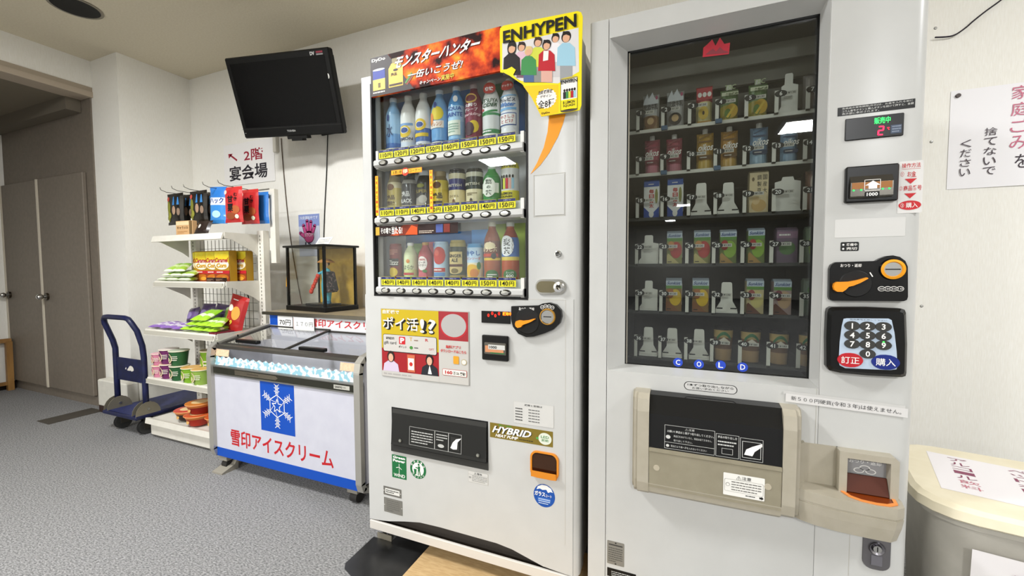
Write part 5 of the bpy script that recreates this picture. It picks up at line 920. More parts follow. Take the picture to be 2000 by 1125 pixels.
f = FB(m, FX1 - .155, FX1 - .06, .548, .567, FYf - .0062); f.rect(0, 0, 1, 1, H('b8b6ac'), 0); f.text('SANYO', .08, .25, .55, .75, TXK, 1, .03); f.lines(.6, .35, .92, .65, 1, H('5a5a56'), 1); m.build('bumper_strip', FZ)
for x in (FX0 + .008, FX1 - .008):
    m = MB(); pts = [(x, .26, .078), (x, .20, .078), (x, .168, .092), (x, .158, .125), (x, .158, .63), (x, .166, .672), (x, .19, .692), (x, .3, .716), (x, .50, .752)]
    for i in range(len(pts) - 1):
        a = Vector(pts[i]); b = Vector(pts[i + 1]); d_ = (b - a).normalized(); n_ = Vector((0, -d_.z, d_.y)) * .012; s_ = Vector((.017, 0, 0)); a = a - d_ * .004; b = b + d_ * .004
        m.add([a - s_ - n_, a + s_ - n_, a + s_ + n_, a - s_ + n_, b - s_ - n_, b + s_ - n_, b + s_ + n_, b - s_ + n_], [(0, 1, 5, 4), (1, 2, 6, 5), (2, 3, 7, 6), (3, 0, 4, 7)], H('b4b1a9', .3, .55), False)
    m.build('corner_rail', FZ)
# sloping front window with ice pattern band and orange cards
ICE = noisy('ice_pattern', '86b4c2', 'd2d8d8', 48, .6, detail=.5, lo=.46, hi=.51, stretch=(1, 1, 1))
def fs(z): return FYf + .004 + (z - .58) * .15
m = MB(); ia, ib = FX0 + .026, FX1 - .026; m.add([(ia, fs(.582), .582), (ib, fs(.582), .582), (ib, fs(.682), .682), (ia, fs(.682), .682)], [(0, 1, 2, 3)], GLASS3); m.build('front_window', FZ)
m = MB(); npt = 120; vs_ = []
for k in range(npt + 1):
    x = ia + (ib - ia) * k / npt; z = .628 + .005 * math.sin(k / npt * 2 * math.pi * 21); vs_ += [(x, fs(.584) - .001, .584), (x, fs(z) - .001, z)]
m.add(vs_, [(2 * k, 2 * k + 2, 2 * k + 3, 2 * k + 1) for k in range(npt)], ICE); m.build('ice_band', FZ)
for x in (FX0 + .026, FX1 - .026 - .105):
    m = MB(); m.add([(x, fs(.632) - .003, .632), (x + .105, fs(.632) - .003, .632), (x + .105, fs(.668) - .003, .668), (x, fs(.668) - .003, .668)], [(0, 1, 2, 3)], noisy('peach_card', 'e2b492', 'ecc4a2', 90, .6)); m.build('peach_card', FZ)
m = MB(); m.prism([(fs(.68) - .008, .674), (fs(.68) - .008, .69), (fs(.68) + .03, .697), (fs(.68) + .03, .684)], 'x', ia, ib, H('5d5a55', .3, .7)); m.build('front_rail', FZ)
m = MB(); m.box(FX0 + .036, FX1 - .036, .21, .498, .50, .502, H('5a5c58', .5)); m.box(FX0 + .036, FX1 - .036, .205, .21, .5, .58, H('7a7c78', .4)); m.build('basin', FZ)
def lid(x0, x1, dz):
    ya, za, yb, zb = .205, .69 + dz, .495, .748 + dz; m = MB(); e = .012
    m.add([(x0, ya, za), (x1, ya, za), (x1, yb, zb), (x0, yb, zb)], [(0, 1, 2, 3)], GLASS3); o = m.build('sliding_lid', FZ)
    m = MB(); dk = H('4a4844', .35, .6)
    for a, b in (((x0, ya, za), (x0, yb, zb)), ((x1, ya, za), (x1, yb, zb)), ((x0, ya, za), (x1, ya, za)), ((x0, yb, zb), (x1, yb, zb))): m.cyl(a, b, .006, dk, n=6)
    m.build('lid_frame', o)
    m = MB(); xm = (x0 + x1) / 2 - .09; m.bbox(xm - .085, xm + .085, ya + .025, ya + .055, za + .004, za + .022, BLACKP, .004); m.build('lid_handle', o)
lid(FX0 + .036, -1.845, .004); lid(-1.86, FX1 - .036, -.004)
m = MB(); m.box(FX0 + .02, FX1 - .02, .50, .515, .742, .826, H('d8d8da', .3)); f = FB(m, FX0 + .02, FX1 - .02, .75, .824, .50)
f.rect(.005, .12, .075, .95, BLU, 0); f.rect(.93, .12, .995, .95, BLU, 0); f.text('雪印アイスクリーム', .34, .2, .915, .82, H('c42228'), 0, .02); m.build('sign_strip', FZ)
m = MB(); m.bbox(FX0 - .02, FX1 + .02, .485, .945, .827, .84, noisy('deck_top', '8d8068', '9a8c72', 20, .35), .002); m.box(FX0 - .02, FX1 + .02, .482, .487, .822, .841, H('6f6a5f', .2, .8)); m.box(FX0 + .012, FX1 - .012, .515, .935, .67, .827, PWH); m.build('deck', FZ)
for x, y in ((FX0 + .06, .19), (FX0 + .05, .86), (FX1 - .08, .2), (FX1 - .07, .86)):
    m = MB(); m.cyl((x - .02, y + .01, .028), (x + .02, y + .01, .028), .028, H('2a2826', .5), n=14); m.box(x - .03, x + .03, y - .02, y + .04, .055, .1, H('8a857a', .5)); m.build('castor', FZ)
m = MB(); m.prism([(.13, .0), (.13, .008), (.20, .03), (.22, .06), (.22, .0)], 'x', FX0 + .03, FX0 + .11, H('8f8a7e', .5)); m.build('foot_bracket', FZ)
def card_(lb, x0, x1, z0, z1, y, fn, nm='price_card'):
    m = MB(); m.box(x0, x1, y, y + .0015, z0, z1, H('efeeea', .5)); f = FB(m, x0, x1, z0, z1, y); fn(f); return tag(m.build(nm), lb, 'price card')
a = P(541.5, 617, .49); b = P(571, 644, .49); card_('white card reading 70円 on the freezer sign strip', a.x, b.x, b.z, a.z, .492, lambda f: f.text('70円', .12, .3, .88, .75, TXK, 0, .01))
a = P(572, 619, .486); b = P(613, 647, .486); card_('white card reading １７０円 overlapping the freezer sign', a.x, b.x, b.z, a.z, .488, lambda f: (f.text('１７０円', .14, .3, .95, .65, H('4a4a4a'), 0), f.rect(.02, .08, .035, .95, H('c87a7a'), 0)))

# ---- glass display case with doll
CA = Matrix.Translation((-2.323, .612, .8405)) @ Matrix.Rotation(math.radians(-7), 4, 'Z'); cw, cdp, ch = .372, .235, .395
DC = thing('display_case', 'glass display case with black frame on the freezer top', 'display case', CA @ Vector((cw / 2, cdp / 2, 0)))
def cm(): m = MB(); m.xf = CA; return m
m = cm(); m.bbox(-.006, cw + .006, -.006, cdp + .006, 0, .03, BLACKP, .003); m.build('base', DC)
m = cm(); m.bbox(-.014, cw + .014, -.014, cdp + .014, ch, ch + .012, BLACKP, .003); m.box(.012, cw - .012, .012, cdp - .012, ch - .002, ch, BLACKP); m.build('top', DC)
for x, y in ((0, 0), (cw - .014, 0), (0, cdp - .014), (cw - .014, cdp - .014)): m = cm(); m.box(x, x + .014, y, y + .014, .03, ch, BLACKP); m.build('post', DC)
m = cm(); m.box(.014, cw - .014, cdp - .008, cdp - .004, .03, ch, noisy('gold_panel', 'b8922c', 'c8a23a', 40, .45)); m.build('back_panel', DC)
m = cm(); m.box(.014, cw - .014, .004, .006, .03, ch, GLASS3); m.build('front_pane', DC)
m = cm(); m.box(.005, .007, .014, cdp - .014, .03, ch, GLASS3); m.build('side_pane', DC)
m = cm(); m.box(cw - .007, cw - .005, .014, cdp - .014, .03, ch, GLASS3); m.build('side_pane', DC)
m = cm(); m.tube([(-.004, .02, .26), (-.012, .02, .24), (-.012, .02, .22)], .002, H('c88a24', .6), 6); m.lathe([(.006, .225, H('d09a2c', .7)), (.010, .19, H('d09a2c', .7)), (.012, .15, H('c88a24', .7)), (.010, .145, H('c88a24', .7))], (-.018, .02, 0), n=12); m.build('tassel', DC)
# doll (dancer with straw hat)
DL = thing('costume_doll', 'dancing costume doll with straw hat inside the glass case', 'doll', CA @ Vector((.255, .10, .031)))
dm = CA @ Matrix.Translation((.255, .10, .031))
def dd(): m = MB(); m.xf = dm; return m
TEAL = H('4aa0b4', .6); SKN = H('e2c2a4', .5)
m = dd(); m.bbox(-.13, .06, -.06, .06, 0, .012, BLACKP, .002); m.build('stand', DL)
m = dd(); m.lathe([(.030, .012, H('2c6c8c', .6)), (.028, .03, TEAL), (.034, .08, TEAL), (.036, .13, TEAL), (.030, .17, H('7ab8c4', .6)), (.033, .20, TEAL), (.026, .225, TEAL), (.010, .235, TEAL), (0, .236, TEAL)], (0, 0, 0), n=18, sy=.75); m.build('robe', DL)
m = dd(); m.cyl((0, 0, .23), (0, 0, .248), .008, SKN, n=10); m.ball((0, -.002, .262), .018, SKN, n=8, sz=1.15); m.ball((0, .005, .266), .019, H('1a1614', .6), n=8, sz=1.05); m.ball((-.006, -.0195, .262), .002, BK, n=4); m.ball((.006, -.0195, .262), .002, BK, n=4); m.build('head', DL)
m = dd(); m.lathe([(.052, .268, H('a8743c', .7)), (.047, .276, H('b8844a', .7)), (.024, .290, H('a8743c', .7)), (0, .293, H('a8743c', .7))], (0, 0, 0), n=20); m.build('straw_hat', DL)
BF = noisy('dark_pattern_cloth', '1c1a22', '6a5a5a', 60, .7, detail=1, lo=.55, hi=.6)
m = dd(); m.prism([(.015, .215), (.04, .21), (.075, .10), (.06, .085), (.02, .08)], 'y', -.035, .03, BF); m.build('cape', DL)
m = dd(); m.tube([(-.02, -.01, .21), (-.05, -.015, .20), (-.06, -.02, .18)], .009, TEAL, 8)
for i in range(7):
    t_ = i / 6; m.ball((-.055 - .07 * t_, -.02, .185 - .10 * t_), .016 - .002 * (i % 2), H('c43c2a', .5), n=6, sx=1, sy=.7)
m.build('red_sash', DL)
m = dd(); m.cyl((-.012, 0, .012), (-.012, 0, .03), .01, H('5ab0c0', .6), n=8); m.cyl((.012, -.005, .012), (.012, -.005, .03), .01, H('5ab0c0', .6), n=8); m.build('foot', DL)
# card on the case
m = MB(); c0 = CA @ Vector((.27, .06, ch + .0125)); m.xf = Matrix.Translation(c0) @ Matrix.Rotation(math.radians(-10), 4, 'Z') @ Matrix.Rotation(math.radians(-35), 4, 'X'); m.box(-.07, .07, 0, .002, 0, .06, H('e6e4de', .5)); f = Face(m, (-.07, 0, 0), (.14, 0, 0), (0, 0, .06), (0, -1, 0)); f.lines(.1, .2, .9, .8, 4, H('9a9894'), 0, .4); tag(m.build('leaning_card'), 'small white printed card leaning on top of the display case', 'card')
# poster behind the case
m = MB(); a = P(583, 420, .982); b = P(625, 484, .982); m.box(a.x, b.x, .9815, .984, b.z - .06, a.z, H('c9cfe2', .5)); f = FB(m, a.x, b.x, b.z - .06, a.z, .9815); f.rect(0, .72, 1, 1, H('8c9cd2', .5), 0); f.text('冷房運転中です', .06, .88, .94, .96, H('e8ecf8'), 1, .01)
PK = H('c8508a', .5); DKP = H('5a1c3c', .5)
for l, (mt, g_) in enumerate(((DKP, .02), (PK, 0))):
    f.ell(.5, .47, .22 + g_, .14 + g_, mt, 1 + l)
    for (u0, v0, u1, v1) in ((.34, .52, .24, .74), (.45, .56, .42, .84), (.56, .56, .6, .82), (.65, .52, .78, .72), (.32, .46, .08, .56)): f.seg((u0, v0), (u1, v1), .022 + g_ * .4, mt, 1 + l); f.ell(u1, v1, .055 + g_, .03 + g_ * .6, mt, 1 + l)
f.text('STOP!', .3, .47, .72, .55, H('f0c8dc'), 4, .02); f.text('15', .3, .24, .6, .34, H('2a2a48'), 2, .03); tag(m.build('poster'), 'poster of a pink raised hand saying STOP on the wall', 'poster')

# ================================================================== TELEVISION
TW, TH = .762, .475
yaw, tilt, roll = .133, .321, -.038
Nn = Vector((math.sin(yaw) * math.cos(tilt), -math.cos(yaw) * math.cos(tilt), -math.sin(tilt))); U0 = Vector((math.cos(yaw), math.sin(yaw), 0)); V0 = -Nn.cross(U0) if Nn.cross(U0).z < 0 else Nn.cross(U0)
Uu = U0 * math.cos(roll) + V0 * math.sin(roll); Vv = V0 * math.cos(roll) - U0 * math.sin(roll)
TC = Vector((-2.322, .628, 2.187))
TM = Matrix(((Uu.x, -Nn.x, Vv.x, TC.x), (Uu.y, -Nn.y, Vv.y, TC.y), (Uu.z, -Nn.z, Vv.z, TC.z), (0, 0, 0, 1)))
TV = thing('television', 'black flat television tilted down on a wall bracket', 'television', TC)
def tm(): m = MB(); m.xf = TM; return m
hw, hh = TW / 2, TH / 2
m = tm(); m.bbox(-hw, hw, 0, .045, -hh, hh, H('070707', .4, spec=.2), .008); m.prism([(-hw + .03, -hh + .03), (hw - .03, -hh + .03), (hw - .03, hh - .03), (-hw + .03, hh - .03)], 'y', .045, .085, H('0c0c0c', .5)); m.build('housing', TV)
m = tm(); m.box(-hw + .035, hw - .035, -.0015, .002, -hh + .065, hh - .038, H('020203', .25, spec=.12)); m.build('screen', TV)
m = tm(); f = Face(m, (-hw, 0, -hh), (TW, 0, 0), (0, 0, TH), (0, -1, 0)); f.step = .001
f.text('TOSHIBA', .46, .055, .545, .08, H('b8b8b4'), 0, .01); f.rect(.0, .115, 1, .118, H('3a3a38'), 0); f.text('DV', .83, .925, .87, .965, H('d8d8d4'), 0, .03); f.rect(.885, .945, .945, .965, H('8a2c3c'), 0); f.rect(.885, .922, .945, .938, H('8a8a88'), 0); f.lines(.02, .06, .05, .075, 1, H('8a8a88'), 0); f.ell(.955, .68, .012, .03, H('d8d8d0', .2), 0)
m.build('badges', TV)
m = tm(); m.box(-.05, .10, .01, .05, -hh - .018, -hh, H('0c0c0c', .4)); m.box(-.02, .06, .01, .05, -hh - .03, -hh - .016, H('0c0c0c', .4)); m.build('stand_stub', TV)
m = MB(); bp = TM @ Vector((0, .085, 0)); m.box(TC.x - .06, TC.x + .10, YB - .012, YB - .001, 2.05, 2.35, BLACKM); m.cyl(bp, (TC.x, YB - .01, 2.2), .025, BLACKM, n=10); m.build('wall_bracket', TV)
def cable(label, pts, r, col): 
    m = MB(); sm = []
    P_ = [Vector(p) for p in pts]
    for i in range(len(P_) - 1):
        a = P_[max(i - 1, 0)]; b = P_[i]; c = P_[i + 1]; d = P_[min(i + 2, len(P_) - 1)]
        for k in range(6):
            t_ = k / 6; sm.append(.5 * ((2 * b) + (c - a) * t_ + (2 * a - 5 * b + 4 * c - d) * t_ ** 2 + (-a + 3 * b - 3 * c + d) * t_ ** 3))
    sm.append(P_[-1]); m.tube(sm, r, col, 6); return tag(m.build('cable'), label, 'cable')
W1 = lambda x, y: tuple(P(x, y, YB - .006))
cable('thin brown cable hanging down the wall left of the case', [W1(549, 270), W1(551, 300), W1(556, 360), W1(563, 430), W1(571, 490), W1(583, 560), W1(592, 605)], .0032, H('5a4c40', .6))
cable('thin black cable hanging straight down behind the television', [W1(640, 262), W1(638, 330), W1(634, 410), W1(632, 470)], .0032, H('1a1a1a', .5))
m = MB(); a = P(538, 255, YB); m.bbox(a.x, a.x + .035, YB - .03, YB - .0005, 1.98, 2.10, H('d8d4c8', .5), .004); tag(m.build('cable_box'), 'small white cable outlet box on the wall under the television', 'outlet')
# wall sign
m = MB(); a = P(440, 262, YB - .006); b = P(537, 353, YB - .006); m.bbox(-3.45, b.x, YB - .006, YB - .001, b.z, 2.10, H('eeecea', .4), .001)
f = FY(m, 476, 293, 514, 310, YB - .006); f.text('2階', 0, 0, 1, 1, H('9c1c34', .5), 0, .015); f = FY(m, 448, 326, 523, 346, YB - .006); f.text('宴会場', 0, 0, 1, 1, H('221e28', .5), 0, .02)
f = FY(m, 446, 301, 464, 315, YB - .006); f.seg((.2, .85), (.95, .1), .014, H('9c1c34', .5), 0); f.poly([(0, 1), (.05, .45), (.5, .95)], H('9c1c34', .5), 0)
tag(m.build('wall_sign'), 'white wall sign reading 2階 宴会場 with red arrow', 'sign')

# ================================================================== RIGHT CORNER: NOTICE, BIN, LOOSE CABLE
m = MB(); nx0 = P(1858, 178, YB - .004).x; z1 = P(1858, 178, YB - .004).z; z0 = P(1853, 370, YB - .004).z; nx1 = nx0 + .545; n = 10; vs_ = []
for k in range(n + 1):
    u = k / n; lift = .003 * math.sin(u * math.pi) ** 2; vs_ += [(nx0 + (nx1 - nx0) * u, YB - .002 - lift, z0), (nx0 + (nx1 - nx0) * u, YB - .002 - lift * .3, z1)]
m.add(vs_, [(2 * k, 2 * k + 2, 2 * k + 3, 2 * k + 1) for k in range(n)], H('efedef', .6))
f = Face(m, (0, YB - .0052, 0), (1, 0, 0), (0, 0, 1), (0, -1, 0))
def vtext(s_, px, py0, py1, mt, wpx=22, bold=0):
    a = P(px - wpx / 2, py0, YB - .006); b = P(px + wpx / 2, py1, YB - .006); hh_ = (a.z - b.z) / len(s_)
    for i, c_ in enumerate(s_): f.text(c_, a.x, a.z - (i + .9) * hh_, b.x, a.z - (i + .1) * hh_, mt, 0, bold)
vtext('捨てないで', 1934, 248, 342, H('4a4048'), 20); vtext('ください', 1886, 272, 345, H('4a4048'), 18)
vtext('家庭ごみ', 1993, 165, 292, H('c87088'), 30); vtext('を', 1996, 298, 330, H('3a3038'), 26)
a = P(1871, 187, YB - .004); m.cyl((a.x, YB - .002, a.z), (a.x, YB - .009, a.z), .008, H('3a2a24', .4), n=14)
tag(m.build('paper_notice'), 'white paper notice pinned to the wall right of the machines', 'notice')
W2 = lambda x, y, d=.012: tuple(P(x, y, YB - d))
cable('dark loose cable curling along the upper right wall', [W2(1826, 73), W2(1860, 70), W2(1885, 55), W2(1900, 42), W2(1925, 22), W2(1950, 4), W2(1965, -8)], .0028, H('1c1020', .5))
for i, (x, y) in enumerate(((1827, 55), (1819, 277), (1800, 598))):
    a = P(x, y, YB); m = MB(); m.lathe([(.006, 0, STEEL), (.004, -.003, STEEL), (0, -.004, STEEL)], (a.x, YB, a.z), n=10, axis='y'); tag(m.build('wall_screw'), ('grey screw head high on the wall beside the loose cable', 'grey screw head on the wall beside the paper notice', 'grey screw head on the wall beside the keypad')[i], 'screw', 'screws in the wall')
# waste bin
BM_ = Matrix.Translation((.556, .03, 0)) @ Matrix.Rotation(math.radians(-12), 4, 'Z')
BN = thing('waste_bin', 'grey waste bin with cream lid beside the right machine', 'bin', BM_ @ Vector((.2, .2, 0)))
LID = noisy('cream_plastic', 'e6dcc0', 'ebe2c8', 20, .45); GB = noisy('grey_plastic', 'aaa69c', 'b2aea4', 20, .5)
bw, bd, bh = .46, .44, .495
def oct_(x0, x1, y0, y1, c): 
    pts = []
    for cx, cy, t_ in ((x1 - c, y1 - c, 0), (x0 + c, y1 - c, 1), (x0 + c, y0 + c, 2), (x1 - c, y0 + c, 3)): pts += [(cx + c * math.cos((t_ + k / 4) * math.pi / 2), cy + c * math.sin((t_ + k / 4) * math.pi / 2)) for k in range(5)]
    return pts
def loft(m, rings, mat):
    n = len(rings[0][0])
    for (p0, z0_), (p1, z1_) in zip(rings, rings[1:]): m.add([(x, y, z0_) for x, y in p0] + [(x, y, z1_) for x, y in p1], [(k, (k + 1) % n, (k + 1) % n + n, k + n) for k in range(n)], mat, True)
    m.add([(x, y, rings[0][1]) for x, y in rings[0][0]], [tuple(range(n))], mat); m.add([(x, y, rings[-1][1]) for x, y in rings[-1][0]], [tuple(range(n))], mat)
m = MB(); m.xf = BM_; loft(m, [(oct_(.045, bw - .045, .045, bd - .045, .08), .002), (oct_(.02, bw - .02, .02, bd - .02, .09), bh - .02), (oct_(.012, bw - .012, .012, bd - .012, .09), bh - .018), (oct_(.012, bw - .012, .012, bd - .012, .09), bh)], GB)
f = Face(m, (.09, .030, .19), (.30, 0, 0), (0, -.018, .245), (0, -1, 0)); f.step = .006; f.rect(0, 0, 1, 1, H('e6e2e2', .6), 0)
f.step = .003; f.text('ア', .22, .68, .40, .86, H('7a3a58'), 3); f.text('ル', .22, .44, .40, .62, H('7a3a58'), 3); f.text('ペ', .60, .68, .80, .84, H('7a3a58'), 3); f.text('ッ', .60, .46, .78, .60, H('7a3a58'), 3); m.build('bin_body', BN)
m = MB(); m.xf = BM_; loft(m, [(oct_(-.002, bw + .002, -.002, bd + .002, .10), bh), (oct_(-.006, bw + .006, -.006, bd + .006, .10), bh + .004), (oct_(-.004, bw + .004, -.004, bd + .004, .10), bh + .026), (oct_(.008, bw - .008, .008, bd - .008, .10), bh + .034)], LID); m.build('lid', BN)
m = MB(); m.xf = BM_; zl = bh + .0345; m.add([(.055, .10, zl), (.42, .075, zl), (.44, .34, zl), (.08, .375, zl)], [(0, 1, 2, 3)], H('eeeaec', .6)); m.add([(.055, .10, zl - .0004), (.42, .075, zl - .0004), (.44, .34, zl - .0004), (.08, .375, zl - .0004)], [(3, 2, 1, 0)], H('eeeaec', .6))
f = Face(m, (.06, .10, zl), (.36, -.022, 0), (.025, .26, 0), (0, 0, 1))
for i, c_ in enumerate('アルコール飲料'): f.text(c_, .10, .88 - i * .125, .21, .97 - i * .125, H('8a4460') if i < 5 else H('c87888'), 0)
for i, c_ in enumerate('ペットボトル'): f.text(c_, .42, .88 - i * .13, .53, .97 - i * .13, H('8a4460'), 0)
for i, c_ in enumerate('カンビン'): f.text(c_, .70, .88 - i * .14, .81, .97 - i * .14, H('8a4460'), 0)
tag(m.build('lid_paper'), 'handwritten white paper lying on the cream bin lid', 'paper')

# ================================================================== FLOOR PIECES UNDER THE LEFT MACHINE
m = MB(); m.prism([(-1.105, -.158), (-1.125, -.15), (-1.14, -.13), (-1.147, .03), (-1.06, .03), (-1.06, .2), (-.90, .2), (-.90, -.2), (-1.0, -.2)], 'z', .0005, .005, noisy('rubber_plate', '151515', '262626', 12, .28)); tag(m.build('floor_plate'), 'glossy black plate on the floor under the machine foot', 'plate')
m = MB(); m.box(-.897, -.15, -.42, .25, .0005, .012, noisy('plywood', 'b8986a', 'c8aa7c', 30, .55, bump=.1, stretch=(1, 6, 1))); tag(m.build('plywood_board'), 'tan plywood board on the floor under the drink machine', 'board')

# ================================================================== PLATFORM TROLLEY
TR = thing('platform_trolley', 'navy blue folding platform trolley beside the snack rack', 'trolley', (-3.435, .55, 0))
tx0, tx1 = -3.64, -3.245
m = MB(); m.bbox(tx0, tx1, .225, .86, .12, .145, NAVY, .006); m.box(tx0 + .012, tx1 - .012, .24, .85, .1455, .147, noisy('trolley_mat', '161d4c', '222c60', 60, .6)); m.build('deck', TR)
yh = .30
m = MB(); m.tube([(tx0 + .03, yh, .15), (tx0 + .03, yh, .40), (tx0 + .03, yh, .56), (tx0 + .03, yh - .012, .62), (tx0 + .03, yh - .05, .74), (tx0 + .035, yh - .055, .765), (tx0 + .055, yh - .058, .783), (tx0 + .1, yh - .06, .787), (tx1 - .1, yh - .06, .787), (tx1 - .065, yh - .058, .78), (tx1 - .043, yh - .052, .755), (tx1 - .03, yh - .03, .70), (tx1 - .03, yh - .006, .60), (tx1 - .03, yh, .52), (tx1 - .03, yh, .3), (tx1 - .03, yh, .15)], .0165, NAVY, 12); m.build('handle_bar', TR)
m = MB(); m.bbox(tx0 + .03, tx1 - .03, yh - .006, yh + .006, .345, .50, NAVY, .003); f = FB(m, tx0 + .06, tx1 - .06, .36, .49, yh - .006); f.poly([(.42, .45), (.45, .55), (.49, .6), (.52, .68), (.58, .72), (.66, .68), (.7, .58), (.7, .48), (.62, .42), (.56, .46), (.52, .44)], H('d8d4c8'), 0); f.poly([(.33, .5), (.38, .62), (.39, .5)], H('d8d4c8'), 0); m.build('handle_plate', TR)
for x in (tx0 + .03, tx1 - .03):
    m = MB(); pts = [(yh + .07 * math.cos(math.radians(a)), .142 + .085 * math.sin(math.radians(a))) for a in range(0, 181, 20)]; m.prism(pts, 'x', x - .024, x - .019, H('8a8474', .4, .6)); m.prism(pts, 'x', x + .019, x + .024, H('8a8474', .4, .6)); m.cyl((x - .03, yh, .18), (x + .03, yh, .18), .008, STEEL, n=8); m.build('hinge_bracket', TR)
for x, y in ((tx0 + .06, .31), (tx1 - .06, .31), (tx0 + .06, .79), (tx1 - .06, .79)):
    m = MB(); m.lathe([(.020, -.014, H('3a3a38', .5)), (.047, -.014, H('161616', .6)), (.05, -.008, H('161616', .6)), (.05, .008, H('161616', .6)), (.047, .014, H('3a3a38', .5)), (.020, .014, H('3a3a38', .5))], (x, y, .0505), n=20, axis='x'); m.box(x - .02, x - .016, y - .02, y + .03, .04, .12, H('55524a', .4, .6)); m.box(x + .016, x + .02, y - .02, y + .03, .04, .12, H('55524a', .4, .6)); m.build('castor', TR)

# ================================================================== SNACK RACK
SX0, SX1, SYB = -3.21, -2.51, .60
RK = thing('snack_rack', 'cream metal display rack with five shelves and wire back', 'display rack', (-2.86, .44, 0))
for x in (SX0 + .02, SX1):
    m = MB(); m.box(x, x + .055, .56, SYB, .0, 1.345, RACKW)
    for k in range(48): m.box(x + .022, x + .028, .5585, .5601, .2 + k * .0235, .212 + k * .0235, H('7a776c', .5))
    m.build('upright', RK)
SH = [(1.315, .335), (1.022, .335), (.715, .272), (.398, .272)]
for z, yf in SH:
    m = MB(); m.box(SX0, SX1, yf + .02, .56, z - .012, z, RACKW); m.prism([(yf + .02, z), (yf + .012, z + .004), (yf, z - .034), (yf + .006, z - .036), (yf + .02, z - .012)], 'x', SX0, SX1, RACKW)
    s_ = m.build('shelf', RK)
    for x in (SX0 - .0045, SX1 + .0005): m = MB(); m.prism([(.559, z - .01), (.559, z - .13), (.52, z - .10), (yf + .06, z - .035), (yf + .02, z - .03), (yf + .02, z + .006), (.559, z + .006)], 'x', x, x + .004, RACKW); m.build('shelf_bracket', s_)
    m = MB(); m.box(SX0 + .005, SX1 - .005, yf - .0005, yf + .004, z - .030, z - .005, H('b9b5a8', .3)); m.build('price_rail', s_) if z < 1.2 else None
m = MB(); m.box(SX0, SX1, .29, .60, .02, .125, RACKW); m.prism([(.29, .13), (.268, .135), (.262, .10), (.29, .085)], 'x', SX0 - .01, SX1, RACKW); m.box(SX0 + .02, SX1, .31, .6, 0, .02, H('6a6860', .6)); m.build('base_shelf', RK)
m = MB(); wr = H('8f8c82', .4, .5)
for k in range(14): x = SX0 + .09 + k * .04; m.cyl((x, .582, .14), (x, .582, 1.30), .0018, wr, n=4, caps=False)
for k in range(22): z = .15 + k * .052; m.cyl((SX0 + .075, .586, z), (SX1 - .055, .586, z), .0018, wr, n=4, caps=False)
m.build('wire_back', RK)
m = MB(); xa = SX1 + .07; m.box(xa, xa + .045, .60, .628, 1.14, 1.61, RACKW); m.box(SX1 + .03, xa, .603, .612, 1.22, 1.30, RACKW); m.build('hook_post', RK)
m = MB(); m.box(SX0 + .02, SX0 + .06, .60, .628, 1.14, 1.61, RACKW); m.build('hook_post', RK)
m = MB(); m.box(SX0 + .06, xa, .604, .612, 1.555, 1.582, H('3a3e48', .35, .4)); m.cyl((SX0 + .04, .60, 1.612), (xa, .60, 1.612), .004, wr, n=6); m.build('hook_bar', RK)
HX = [-3.085, -2.965, -2.845, -2.66, -2.52]
for x in HX:
    m = MB(); m.tube([(x, .61, 1.595), (x, .5, 1.60), (x, .37, 1.60), (x, .34, 1.61), (x, .335, 1.625)], .0022, H('77746c', .3, .8), 6); m.build('hook', RK)
m = MB(); m.tube([(-2.63, .575, .95), (-2.63, .568, .93), (-2.625, .57, .915), (-2.63, .575, .905)], .003, BLACKM, 6); m.build('s_hook', RK)
# ---- goods: bags hanging on the hooks
class BagFace(Face):
    def __init__(s, m, w_, h, th, fb): s.m = m; s.w = w_; s.h = h; s.th = th; s.fb = fb; s.U = Vector((w_, 0, 0)); s.V = Vector((0, 0, h)); s.N = Vector((0, -1, 0)); s.step = .0006
    def pt(s, u, v, l):
        u = min(max(u, 0.01), .99); v = min(max(v, .01), .99); a = max(0, 1 - abs(2 * u - 1) ** 2.5); b = max(0, 1 - abs(2 * v - 1) ** 4)
        if s.fb and v < .5: b = 1
        return Vector(((u - .5) * s.w * (1 - .05 * math.sin(math.pi * v)), -s.th * .5 * (a * b) ** .6 - .0016 - s.step * l, v * s.h))
    def ell(s, u, v, ru, rv, mat, l=0, n=16):
        vs_ = [s.pt(u, v, l)]; fs = []
        for r in (1, 2, 3): vs_ += [s.pt(u + ru * r / 3 * math.cos(2 * math.pi * k / n), v + rv * r / 3 * math.sin(2 * math.pi * k / n), l) for k in range(n)]
        for k in range(n):
            k2 = (k + 1) % n; fs.append((0, 1 + k, 1 + k2)); fs += [(1 + r * n + k, 1 + (r + 1) * n + k, 1 + (r + 1) * n + k2, 1 + r * n + k2) for r in (0, 1)]
        s.m.add(vs_, fs, mat, True); return s
def bag(name, label, cat, loc, w_, h, th, cols, rot=(0, 0, 0), deco=None, group=None, fb=False, hang=False):
    m = MB(); Mx = Matrix.Translation(loc) @ Matrix.Rotation(rot[2], 4, 'Z') @ Matrix.Rotation(rot[0], 4, 'X') @ Matrix.Rotation(rot[1], 4, 'Y'); m.xf = Mx
    def mt(u, v):
        for tv, c_ in cols:
            if v <= tv: return H(c_, .28, coat=.4)
        return H(cols[-1][1], .28, coat=.4)
    m.pillow(w_, h, th, mt, 8, 10, fb)
    if deco:
        deco(BagFace(m, w_, h, th, fb))
    o = m.build(name); tag(o, label, cat, group); return o
GH = 'bags hanging on the rack hooks'
